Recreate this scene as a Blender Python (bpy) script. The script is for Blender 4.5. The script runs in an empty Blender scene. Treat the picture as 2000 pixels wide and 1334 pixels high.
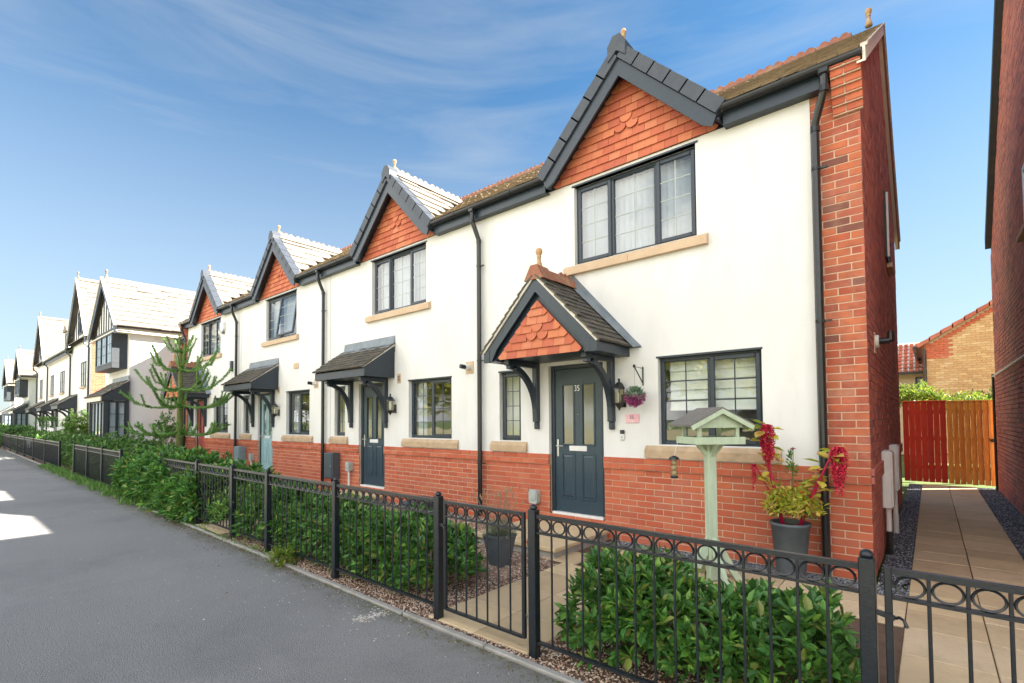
import bpy, math, random
import numpy as np
from mathutils import Matrix, Vector
from math import sin, cos, pi, radians as rad
S = bpy.context.scene
COL = S.collection
RNG = np.random.default_rng(7)
random.seed(7)

# ------------------------------------------------------------ camera
CAM = (0.4349, -5.6331, 1.5263)
cd = bpy.data.cameras.new('camera'); cam = bpy.data.objects.new('camera', cd); COL.objects.link(cam)
cd.sensor_width = 36; cd.lens = 963.56/2000*36
cd.shift_x = (1000-1003.73)/2000; cd.shift_y = (790.6-667)/2000
cd.clip_start = 0.05; cd.clip_end = 3000
_y, _p, _r = rad(-40.1663), rad(1.8071), rad(-0.4347)
_f = Vector((sin(_y)*cos(_p), cos(_y)*cos(_p), sin(_p))); _rt = Vector((cos(_y), -sin(_y), 0)); _u = _rt.cross(_f)
_R = cos(_r)*_rt+sin(_r)*_u; _U = -sin(_r)*_rt+cos(_r)*_u
cam.matrix_world = Matrix(((_R.x, _U.x, -_f.x, CAM[0]), (_R.y, _U.y, -_f.y, CAM[1]), (_R.z, _U.z, -_f.z, CAM[2]), (0, 0, 0, 1)))
S.camera = cam

# ------------------------------------------------------------ sky and sun
SUN = Vector((1.04, 0.87, 1.0)).normalized()
EL = math.asin(SUN.z); AZ = math.atan2(SUN.x, SUN.y)
CLOUD = 11.0
W = bpy.data.worlds.new('World'); S.world = W; W.use_nodes = True
wn = W.node_tree; N = wn.nodes; L = wn.links
bg = N['Background']; bg.inputs[1].default_value = 0.055
sk = N.new('ShaderNodeTexSky'); sk.sky_type = 'NISHITA'; sk.sun_disc = False
sk.sun_elevation = EL; sk.sun_rotation = AZ; sk.air_density = 1.0; sk.dust_density = 0.2; sk.ozone_density = 2.0
tc = N.new('ShaderNodeTexCoord')
def wnode(t, **k):
    n = N.new(t)
    for a, b in k.items():
        if a.startswith('i_'): n.inputs[int(a[2:])].default_value = b
        else: setattr(n, a, b)
    return n
# thin streaks of high cloud, stretched along one compass direction
mp = wnode('ShaderNodeMapping'); mp.inputs['Rotation'].default_value = (0.03, 0.05, 0.9); mp.inputs['Scale'].default_value = (0.8, 1.3, 9.0)
L.new(tc.outputs['Generated'], mp.inputs[0])
nz = wnode('ShaderNodeTexNoise'); nz.inputs['Scale'].default_value = 1.1; nz.inputs['Detail'].default_value = 7; nz.inputs['Roughness'].default_value = .58; nz.inputs['Distortion'].default_value = .7
L.new(mp.outputs[0], nz.inputs['Vector'])
cr = wnode('ShaderNodeValToRGB'); cr.color_ramp.elements[0].position = .40; cr.color_ramp.elements[1].position = .72
cr.color_ramp.elements[1].color = (.40, .40, .40, 1)
L.new(nz.outputs['Fac'], cr.inputs[0])
# small puffy cumulus low over the horizon
mp2 = wnode('ShaderNodeMapping'); mp2.inputs['Scale'].default_value = (3.2, 3.2, 9); L.new(tc.outputs['Generated'], mp2.inputs[0])
nz2 = wnode('ShaderNodeTexNoise'); nz2.inputs['Scale'].default_value = 1.6; nz2.inputs['Detail'].default_value = 6; L.new(mp2.outputs[0], nz2.inputs['Vector'])
cr2 = wnode('ShaderNodeValToRGB'); cr2.color_ramp.elements[0].position = .55; cr2.color_ramp.elements[1].position = .64
L.new(nz2.outputs['Fac'], cr2.inputs[0])
sep = wnode('ShaderNodeSeparateXYZ'); L.new(tc.outputs['Generated'], sep.inputs[0])
lo = wnode('ShaderNodeMapRange'); lo.inputs['From Min'].default_value = .22; lo.inputs['From Max'].default_value = .06
L.new(sep.outputs['Z'], lo.inputs['Value'])
mu = wnode('ShaderNodeMath', operation='MULTIPLY'); L.new(cr2.outputs[0], mu.inputs[0]); L.new(lo.outputs[0], mu.inputs[1])
# pale veil that thickens towards the horizon all round
ve = wnode('ShaderNodeMapRange'); ve.inputs['From Min'].default_value = .56; ve.inputs['From Max'].default_value = .0; ve.inputs['To Max'].default_value = .88
L.new(sep.outputs['Z'], ve.inputs['Value'])
mx = wnode('ShaderNodeMath', operation='MAXIMUM'); L.new(cr.outputs[0], mx.inputs[0]); L.new(mu.outputs[0], mx.inputs[1])
mx2 = wnode('ShaderNodeMath', operation='MAXIMUM'); L.new(mx.outputs[0], mx2.inputs[0]); L.new(ve.outputs[0], mx2.inputs[1])
mix = wnode('ShaderNodeMix', data_type='RGBA'); L.new(mx2.outputs[0], mix.inputs['Factor']); hs = wnode('ShaderNodeMix', data_type='RGBA', blend_type='MULTIPLY'); hs.inputs['Factor'].default_value = 1; hs.inputs['B'].default_value = (.38, .60, .67, 1); L.new(sk.outputs[0], hs.inputs['A']); L.new(hs.outputs['Result'], mix.inputs['A'])
mix.inputs['B'].default_value = (2.35, 2.52, 2.6, 1)
# broken sunlit fair-weather cloud over the half of the sky behind the camera (it shows in the upstairs glass)
mp3 = wnode('ShaderNodeMapping'); mp3.inputs['Scale'].default_value = (1.5, 1.5, 3.2); L.new(tc.outputs['Generated'], mp3.inputs[0])
nz3 = wnode('ShaderNodeTexNoise'); nz3.inputs['Scale'].default_value = 1.5; nz3.inputs['Detail'].default_value = 8; nz3.inputs['Roughness'].default_value = .55; L.new(mp3.outputs[0], nz3.inputs['Vector'])
ys = wnode('ShaderNodeMapRange'); ys.interpolation_type = 'SMOOTHSTEP'; ys.inputs['From Min'].default_value = .12; ys.inputs['From Max'].default_value = -.55; ys.inputs['To Min'].default_value = -.35; ys.inputs['To Max'].default_value = .16
L.new(sep.outputs['Y'], ys.inputs['Value'])
ad3 = wnode('ShaderNodeMath', operation='ADD'); L.new(nz3.outputs['Fac'], ad3.inputs[0]); L.new(ys.outputs[0], ad3.inputs[1])
cr3 = wnode('ShaderNodeMapRange'); cr3.interpolation_type = 'SMOOTHSTEP'; cr3.inputs['From Min'].default_value = .50; cr3.inputs['From Max'].default_value = .68; L.new(ad3.outputs[0], cr3.inputs['Value'])
mix3 = wnode('ShaderNodeMix', data_type='RGBA'); L.new(cr3.outputs[0], mix3.inputs['Factor']); L.new(mix.outputs['Result'], mix3.inputs['A']); mix3.inputs['B'].default_value = (CLOUD, CLOUD*.985, CLOUD*.95, 1)
L.new(mix3.outputs['Result'], bg.inputs[0])
sl = bpy.data.lights.new('sun', 'SUN'); sl.energy = 5.0; sl.angle = rad(.55); sl.color = (1, .93, .82)
so = bpy.data.objects.new('sun', sl); COL.objects.link(so); so.rotation_euler = SUN.to_track_quat('Z', 'Y').to_euler(); so.location = (20, 20, 30)
V = S.view_settings; V.view_transform = 'Standard'; V.look = 'None'; V.gamma = 1; V.use_curve_mapping = False
V.exposure = 2.56; V.use_white_balance = True; V.white_balance_temperature = 6500; V.white_balance_tint = 10
S.render.engine = 'CYCLES'; S.cycles.use_denoising = True; S.cycles.max_bounces = 8; S.cycles.transparent_max_bounces = 12

# ------------------------------------------------------------ materials
MATS = {}
def mat(name, col, rough=.6, col2=None, scale=6., fac=.5, bump=0., bscale=40., spec=.4, metal=0., rand=None, stain=None, trans=0., island=True, stretch=None, coat=0.):
    """col..col2 mixed by noise; rand = list of colours picked per piece; stain=(colour, amount, scale)."""
    m = bpy.data.materials.new(name); m.use_nodes = True; t = m.node_tree; n = t.nodes; l = t.links; b = n['Principled BSDF']
    b.inputs['Roughness'].default_value = rough; b.inputs['Metallic'].default_value = metal
    b.inputs['Specular IOR Level'].default_value = spec; b.inputs['Coat Weight'].default_value = coat
    geo = n.new('ShaderNodeNewGeometry'); tcx = n.new('ShaderNodeTexCoord')
    pos = geo.outputs['Position']
    if stretch:
        mp = n.new('ShaderNodeMapping'); mp.inputs['Scale'].default_value = stretch; l.new(pos, mp.inputs[0]); pos = mp.outputs[0]
    def noise(s, d=4, r=.6):
        q = n.new('ShaderNodeTexNoise'); q.inputs['Scale'].default_value = s; q.inputs['Detail'].default_value = d; q.inputs['Roughness'].default_value = r
        l.new(pos, q.inputs['Vector']); return q.outputs['Fac']
    def mixc(f, a, bb, blend='MIX'):
        q = n.new('ShaderNodeMix'); q.data_type = 'RGBA'; q.blend_type = blend
        for s_, v in ((q.inputs['Factor'], f), (q.inputs['A'], a), (q.inputs['B'], bb)):
            if hasattr(v, 'node'): l.new(v, s_)
            elif isinstance(v, tuple): s_.default_value = (*v, 1) if len(v) == 3 else v
            else: s_.default_value = v
        return q.outputs['Result']
    cur = col
    if rand:
        oi = n.new('ShaderNodeObjectInfo'); ad = n.new('ShaderNodeMath'); ad.operation = 'ADD'
        l.new(oi.outputs['Random'], ad.inputs[0])
        if island: l.new(geo.outputs['Random Per Island'], ad.inputs[1])
        else: ad.inputs[1].default_value = 0
        fr = n.new('ShaderNodeMath'); fr.operation = 'FRACT'; l.new(ad.outputs[0], fr.inputs[0])
        rp = n.new('ShaderNodeValToRGB'); rp.color_ramp.interpolation = 'LINEAR' if len(rand) < 3 else 'CONSTANT'
        e = rp.color_ramp.elements
        while len(e) < len(rand): e.new(.5)
        k = len(rand)
        for i, c in enumerate(rand):
            e[i].position = (i/(k-1) if k < 3 else i/k); e[i].color = (*c, 1)
        l.new(fr.outputs[0], rp.inputs[0]); cur = rp.outputs[0]
    if col2:
        rr = n.new('ShaderNodeMapRange'); rr.inputs['From Min'].default_value = .35; rr.inputs['From Max'].default_value = .65; rr.inputs['To Max'].default_value = fac if rand else 1
        l.new(noise(scale), rr.inputs['Value'])
        cur = mixc(rr.outputs[0], cur, col2)
    if stain:
        rr = n.new('ShaderNodeMapRange'); rr.inputs['From Min'].default_value = .5; rr.inputs['From Max'].default_value = .72; rr.inputs['To Max'].default_value = stain[1]
        l.new(noise(stain[2], 8, .7), rr.inputs['Value']); cur = mixc(rr.outputs[0], cur, stain[0])
    if hasattr(cur, 'node'): l.new(cur, b.inputs['Base Color'])
    else: b.inputs['Base Color'].default_value = (*cur, 1)
    if bump:
        bp = n.new('ShaderNodeBump'); bp.inputs['Strength'].default_value = bump; bp.inputs['Distance'].default_value = .01
        l.new(noise(bscale, 6), bp.inputs['Height']); l.new(bp.outputs[0], b.inputs['Normal'])
    if trans:
        tr = n.new('ShaderNodeBsdfTranslucent'); ms = n.new('ShaderNodeMixShader'); ms.inputs[0].default_value = trans
        if hasattr(cur, 'node'): l.new(cur, tr.inputs[0])
        else: tr.inputs[0].default_value = (*cur, 1)
        l.new(b.outputs[0], ms.inputs[1]); l.new(tr.outputs[0], ms.inputs[2]); l.new(ms.outputs[0], n['Material Output'].inputs[0])
    MATS[name] = m; return m

BR = [(.50,.120,.055),(.45,.104,.050),(.53,.140,.064),(.48,.115,.058),(.51,.128,.062),(.43,.096,.046),(.53,.155,.078),(.49,.110,.052),(.46,.13,.075)]
M_brick = mat('red_brick', BR[0], .85, rand=BR, col2=(.38,.10,.06), scale=9, fac=.35, bump=.4, bscale=140, stain=((.50,.25,.18), .3, 3.))
BP = BR + [(.56,.16,.07)]*4+[(.20,.08,.06),(.50,.20,.12)]
M_brickp = mat('pier_brick', BR[0], .85, rand=BP, col2=(.20,.07,.055), scale=5, fac=.55, bump=.5, bscale=140, stain=((.52,.32,.25), .4, 3.))
M_mortar = mat('mortar', (.60,.43,.32), .95, (.52,.36,.26), 12, bump=.4, bscale=200)
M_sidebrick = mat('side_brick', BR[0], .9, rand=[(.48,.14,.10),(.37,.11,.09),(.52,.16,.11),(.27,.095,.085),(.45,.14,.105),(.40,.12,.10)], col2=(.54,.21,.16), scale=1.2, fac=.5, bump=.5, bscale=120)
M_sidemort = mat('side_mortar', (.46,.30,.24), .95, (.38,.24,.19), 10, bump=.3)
M_render = mat('cream_render', (.745,.745,.735), .95, (.69,.69,.675), 1.6, bump=.4, bscale=150, stain=((.54,.54,.49), .35, 1.1), stretch=(1.6, 1.6, .55))
M_dark = mat('anthracite_paint', (.017,.029,.043), .36, (.023,.035,.050), 20, bump=.06, bscale=200, spec=.5)
M_door = mat('door_paint', (.028,.052,.074), .33, (.034,.060,.082), 8, bump=.12, bscale=90, spec=.5)
M_doorblue = mat('pale_blue_door_paint', (.26,.43,.47), .4, (.30,.46,.50), 8, bump=.1, bscale=90)
M_doorred = mat('red_door_paint', (.42,.10,.08), .4, (.36,.08,.07), 8)
M_black = mat('black_plastic', (.012,.014,.016), .28, (.02,.022,.024), 30, spec=.5)
M_iron = mat('railing_paint', (.009,.013,.018), .30, (.015,.019,.024), 60, bump=.2, bscale=150, spec=.5, stain=((.10,.10,.10), .12, 28.))
M_cap = mat('verge_cap', (.044,.053,.070), .5, (.055,.065,.082), 10, bump=.15)
M_tile = mat('hanging_tile', (.52,.17,.085), .8, rand=[(.52,.17,.085),(.44,.115,.06),(.55,.20,.105),(.50,.15,.075),(.56,.19,.09),(.47,.13,.07),(.42,.11,.065)], col2=(.42,.11,.055), scale=9, fac=.4, bump=.25, bscale=90)
M_roof = mat('roof_tile', (.17,.12,.08), .9, rand=[(.18,.125,.085),(.13,.095,.07),(.22,.16,.10),(.16,.11,.075)], col2=(.27,.20,.10), scale=14, fac=.55, bump=.8, bscale=60, stain=((.32,.28,.20), .6, 9.))
M_rooflt = mat('pale_roof_tile', (.20,.165,.125), .9, rand=[(.20,.175,.15),(.16,.14,.12),(.23,.20,.17),(.19,.165,.14)], col2=(.26,.23,.19), scale=6, fac=.5, bump=.8, bscale=60, stain=((.16,.11,.08), .5, 7.))
M_ptile = mat('porch_tile', (.075,.072,.068), .9, rand=[(.085,.078,.07),(.06,.06,.058),(.10,.09,.078),(.07,.068,.062)], col2=(.14,.12,.095), scale=16, fac=.5, bump=.9, bscale=80, stain=((.24,.22,.15), .5, 14.))
M_ridge = mat('clay_ridge', (.34,.135,.085), .9, (.26,.11,.07), 10, bump=.6, bscale=60, stain=((.34,.28,.16), .9, 6.))
M_fin = mat('weathered_finial', (.46,.34,.17), .85, (.50,.26,.14), 18, bump=.4, stain=((.60,.52,.36), .5, 20.))
M_lead = mat('lead_flashing', (.15,.18,.21), .5, (.22,.25,.28), 5, bump=.4, bscale=14, metal=.2)
M_verge = mat('verge_mortar', (.66,.62,.55), .9, (.52,.48,.42), 9, bump=.5)
M_stone = mat('sandstone_sill', (.52,.38,.25), .9, (.43,.31,.20), 7, bump=.5, bscale=60, stain=((.22,.17,.12), .6, 6.))
M_stone2 = mat('clean_sandstone_sill', (.58,.44,.31), .9, (.52,.38,.26), 7, bump=.4, bscale=60)
M_white = mat('white_plastic', (.74,.74,.72), .45, (.66,.66,.65), 8)
M_grey = mat('grey_box', (.065,.085,.10), .5, (.08,.10,.115), 12)
M_bluegrey = mat('blue_grey_box', (.20,.29,.33), .5, (.24,.33,.37), 12)
M_palebox = mat('pale_grey_plastic', (.42,.47,.44), .55, (.36,.40,.38), 9)
M_metal = mat('brushed_steel', (.62,.62,.60), .32, metal=.9)
M_asph = mat('asphalt', (.225,.215,.208), .75, (.265,.255,.247), .45, bump=1., bscale=110, spec=.5, stain=((.135,.135,.135), .75, .38))
def edge_moss(m, col, y0, y1, fac):
    t = m.node_tree; n = t.nodes; l = t.links; b = n['Principled BSDF']; src = b.inputs['Base Color'].links[0].from_socket
    g = n.new('ShaderNodeNewGeometry'); sp = n.new('ShaderNodeSeparateXYZ'); l.new(g.outputs['Position'], sp.inputs[0])
    r = n.new('ShaderNodeMapRange'); r.inputs['From Min'].default_value = y0; r.inputs['From Max'].default_value = y1; l.new(sp.outputs['Y'], r.inputs['Value'])
    q = n.new('ShaderNodeTexNoise'); q.inputs['Scale'].default_value = 3.2; q.inputs['Detail'].default_value = 8; q.inputs['Roughness'].default_value = .75; l.new(g.outputs['Position'], q.inputs['Vector'])
    a = n.new('ShaderNodeMath'); a.operation = 'MULTIPLY'; l.new(r.outputs[0], a.inputs[0]); l.new(q.outputs['Fac'], a.inputs[1])
    c = n.new('ShaderNodeMapRange'); c.inputs['From Min'].default_value = .30; c.inputs['From Max'].default_value = .62; c.inputs['To Max'].default_value = fac; l.new(a.outputs[0], c.inputs['Value'])
    x = n.new('ShaderNodeMix'); x.data_type = 'RGBA'; l.new(c.outputs[0], x.inputs['Factor']); l.new(src, x.inputs['A']); x.inputs['B'].default_value = (*col, 1); l.new(x.outputs['Result'], b.inputs['Base Color'])
def speckle(m, cols, scale, lo, hi, facmax=1.):
    t = m.node_tree; n = t.nodes; l = t.links; b = n['Principled BSDF']; src = b.inputs['Base Color'].links[0].from_socket
    g = n.new('ShaderNodeNewGeometry'); q = n.new('ShaderNodeTexNoise'); q.inputs['Scale'].default_value = scale; q.inputs['Detail'].default_value = 2; q.inputs['Roughness'].default_value = .8; l.new(g.outputs['Position'], q.inputs['Vector'])
    r = n.new('ShaderNodeMapRange'); r.inputs['From Min'].default_value = lo; r.inputs['From Max'].default_value = hi; r.inputs['To Max'].default_value = facmax; l.new(q.outputs['Fac'], r.inputs['Value'])
    x = n.new('ShaderNodeMix'); x.data_type = 'RGBA'; l.new(r.outputs[0], x.inputs['Factor']); l.new(src, x.inputs['A']); x.inputs['B'].default_value = (*cols, 1); l.new(x.outputs['Result'], b.inputs['Base Color'])
edge_moss(M_asph, (.085,.085,.045), -3.75, -3.2, .85); speckle(M_asph, (.46,.45,.43), 95, .58, .72, .8); speckle(M_asph, (.06,.06,.062), 80, .45, .30, .75)
M_kerb = mat('concrete_edging', (.38,.36,.33), .95, (.30,.285,.26), 6, bump=.5, bscale=90, stain=((.15,.14,.09), .5, 4.))
M_slab = mat('buff_slab', (.58,.44,.27), .92, rand=[(.62,.48,.29),(.52,.40,.25),(.57,.45,.29),(.49,.37,.225),(.63,.49,.32)], col2=(.50,.38,.24), scale=2.4, fac=.55, bump=.7, bscale=45, stain=((.27,.22,.14), .45, 3.5))
M_soil = mat('soil', (.10,.062,.042), 1., (.15,.095,.065), 9, bump=1., bscale=50)
M_pink = mat('pink_gravel', (.42,.28,.2), .9, rand=[(.50,.34,.25),(.36,.22,.16),(.58,.46,.37),(.27,.17,.13),(.46,.32,.22),(.62,.54,.46)])
M_pinkb = mat('pink_gravel_bed', (.30,.20,.145), 1., (.20,.13,.095), 60, bump=1., bscale=120)
M_slate = mat('slate_gravel', (.18,.19,.22), .8, rand=[(.16,.175,.21),(.23,.24,.27),(.11,.12,.15),(.33,.34,.36),(.18,.19,.23)])
M_slateb = mat('slate_bed', (.09,.10,.12), 1., (.06,.065,.08), 60, bump=1., bscale=120)
M_grass = mat('grass_ground', (.065,.12,.022), 1., (.10,.14,.03), .8, bump=1., bscale=30)
def leafmat(name, cols, rough=.42, tr=.22, spec=.5):
    return mat(name, cols[0], rough, rand=cols, trans=tr, spec=spec)
M_laurel = leafmat('laurel_leaf', [(.081,.221,.040),(.055,.160,.032),(.121,.293,.045),(.072,.195,.040),(.241,.435,.066),(.089,.231,.042),(.064,.177,.037),(.045,.133,.029),(.153,.329,.053),(.100,.249,.053),(.241,.284,.066),(.072,.213,.046)])
M_laurel2 = leafmat('hedge_leaf', [(.108,.240,.046),(.071,.173,.039),(.159,.300,.061),(.093,.210,.055),(.201,.300,.085),(.122,.247,.055),(.057,.134,.036)])
M_shrub = leafmat('shrub_leaf', [(.101,.235,.038),(.151,.304,.054),(.076,.179,.034),(.214,.345,.060)], .55)
M_bright = leafmat('bright_leaf', [(.20,.28,.03),(.14,.24,.03),(.28,.33,.05),(.11,.20,.03)], .5, .4)
M_tree = leafmat('tree_leaf', [(.20,.24,.03),(.30,.30,.04),(.38,.34,.05),(.14,.19,.03)], .6, .35)
M_puzzle = leafmat('monkey_puzzle_leaf', [(.129,.268,.055),(.096,.212,.050),(.172,.334,.065)], .5, .1)
M_bark = mat('bark', (.10,.13,.035), .9, (.14,.16,.05), 14, bump=.7)
M_twig = mat('woody_stem', (.22,.16,.10), .9, (.16,.11,.07), 20, bump=.5)
M_amleaf = leafmat('amaranth_leaf', [(.529,.540,.060),(.391,.483,.060),(.644,.552,.090),(.322,.437,.060),(.644,.414,.120)], .5, .35)
M_amr = mat('amaranth_flower', (.55,.012,.05), .8, rand=[(.55,.012,.05),(.42,.008,.04),(.62,.03,.08),(.50,.03,.06)])
M_amstem = mat('amaranth_stem', (.45,.01,.06), .4, (.34,.01,.05), 12)
M_orange = mat('orange_petal', (.62,.10,.02), .6, rand=[(.62,.10,.02),(.70,.20,.02),(.5,.05,.02)])
M_pinkfl = mat('pink_petal', (.45,.03,.15), .6, rand=[(.45,.03,.15),(.55,.08,.25)])
M_lav = leafmat('lavender_leaf', [(.22,.27,.17),(.17,.22,.13),(.27,.31,.21)], .7, .15)
M_dry = mat('dry_stalk', (.38,.26,.17), .9, rand=[(.38,.26,.17),(.30,.2,.13)])
M_ballg = mat('plastic_topiary_green', (.10,.22,.12), .5, rand=[(.10,.22,.12),(.16,.30,.18),(.07,.15,.08),(.24,.36,.26)])
M_ballp = mat('plastic_topiary_purple', (.34,.05,.19), .5, rand=[(.34,.05,.19),(.44,.10,.28),(.26,.03,.14)])
M_pot = mat('slate_planter', (.075,.092,.11), .55, (.10,.12,.14), 7, bump=.2, stain=((.20,.22,.23), .3, 5.))
M_feltg = mat('grey_roofing_felt', (.17,.16,.15), .95, (.21,.195,.18), 14, bump=.9, bscale=160)
M_bird = mat('pale_green_paint', (.50,.60,.44), .6, (.44,.53,.39), 6, bump=.2, bscale=60, stain=((.30,.34,.22), .4, 9.), stretch=(3, 3, .6))
M_plaque = mat('pink_plaque', (.72,.38,.42), .5, (.80,.55,.58), 14)
M_redwood = mat('red_stained_board', (.46,.035,.015), .7, rand=[(.48,.036,.016),(.40,.026,.013),(.45,.042,.018)], col2=(.30,.018,.01), scale=6, fac=.5, bump=.4, stretch=(6, 6, .7))
M_orwood = mat('orange_stained_board', (.50,.19,.035), .7, rand=[(.60,.24,.04),(.50,.18,.03),(.63,.28,.055),(.54,.20,.035)], col2=(.34,.10,.02), scale=6, fac=.55, bump=.4, stretch=(6, 6, .7), stain=((.16,.06,.02), .5, 5.))
M_yel = mat('yellow_brick', (.52,.36,.18), .9, rand=[(.54,.38,.19),(.48,.31,.15),(.58,.43,.24),(.50,.33,.17),(.44,.27,.13)], col2=(.44,.28,.14), scale=3, fac=.4)
M_yelm = mat('yellow_mortar', (.58,.47,.32), .95, (.5,.4,.28), 10)
M_redtile = mat('red_pantile', (.40,.12,.07), .8, rand=[(.42,.13,.075),(.34,.095,.06),(.46,.16,.10)], col2=(.30,.09,.06), scale=3, fac=.5, bump=.5)
M_room = mat('room_wall', (.34,.33,.30), .9)
M_blind = mat('blind_fabric', (.70,.72,.68), .9, (.62,.65,.62), 4)
M_curt = mat('curtain_fabric', (.58,.62,.70), .9, (.52,.56,.64), 4, trans=.3)
M_brown = mat('brown_bargeboard', (.22,.10,.055), .6, (.28,.13,.07), 8)
M_creamb = mat('cream_fascia', (.74,.68,.58), .6, (.68,.62,.52), 8)
M_timber = mat('dark_timber', (.035,.042,.05), .6, (.045,.052,.06), 10)
M_seed = mat('bird_seed', (.45,.36,.24), .9, (.30,.22,.14), 200)
M_petal = mat('pale_debris', (.70,.66,.6), .9, rand=[(.75,.72,.68),(.5,.42,.3),(.6,.56,.5)])
M_rust = mat('rust', (.30,.09,.03), .9, (.2,.06,.02), 40)
M_num = mat('white_number', (.85,.85,.83), .4)
M_numg = mat('grey_number', (.22,.18,.22), .5)
def glassmat(name, tint, rough, ior, thru=(.92,.95,.93)):
    m = bpy.data.materials.new(name); m.use_nodes = True; t = m.node_tree; n = t.nodes; l = t.links
    n.remove(n['Principled BSDF'])
    g = n.new('ShaderNodeBsdfGlossy'); g.inputs['Roughness'].default_value = rough; g.inputs['Color'].default_value = (*tint, 1)
    tp = n.new('ShaderNodeBsdfTransparent'); tp.inputs[0].default_value = (*thru, 1)
    fr = n.new('ShaderNodeFresnel'); fr.inputs['IOR'].default_value = ior
    nz = n.new('ShaderNodeTexNoise'); nz.inputs['Scale'].default_value = 1.3; gp = n.new('ShaderNodeNewGeometry'); l.new(gp.outputs['Position'], nz.inputs['Vector'])
    bp = n.new('ShaderNodeBump'); bp.inputs['Strength'].default_value = .08; bp.inputs['Distance'].default_value = .05; l.new(nz.outputs['Fac'], bp.inputs['Height'])
    l.new(bp.outputs[0], g.inputs['Normal'])
    # light leaving the room meets the back of the single sheet: give it the same few per cent of reflection
    mr = n.new('ShaderNodeMix'); mr.data_type = 'FLOAT'; l.new(gp.outputs['Backfacing'], mr.inputs['Factor']); l.new(fr.outputs[0], mr.inputs['A']); mr.inputs['B'].default_value = .12
    ms = n.new('ShaderNodeMixShader'); l.new(mr.outputs['Result'], ms.inputs[0]); l.new(tp.outputs[0], ms.inputs[1]); l.new(g.outputs[0], ms.inputs[2])
    l.new(ms.outputs[0], n['Material Output'].inputs[0]); return m
M_glass = glassmat('window_glass', (1, 1, 1), .0, 2.0)
M_frost = glassmat('frosted_glass', (1, 1, 1), .12, 2.4, (.55,.6,.5))
M_lampg = glassmat('lantern_glass', (1, 1, 1), .05, 1.5, (.9,.88,.8))

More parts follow.
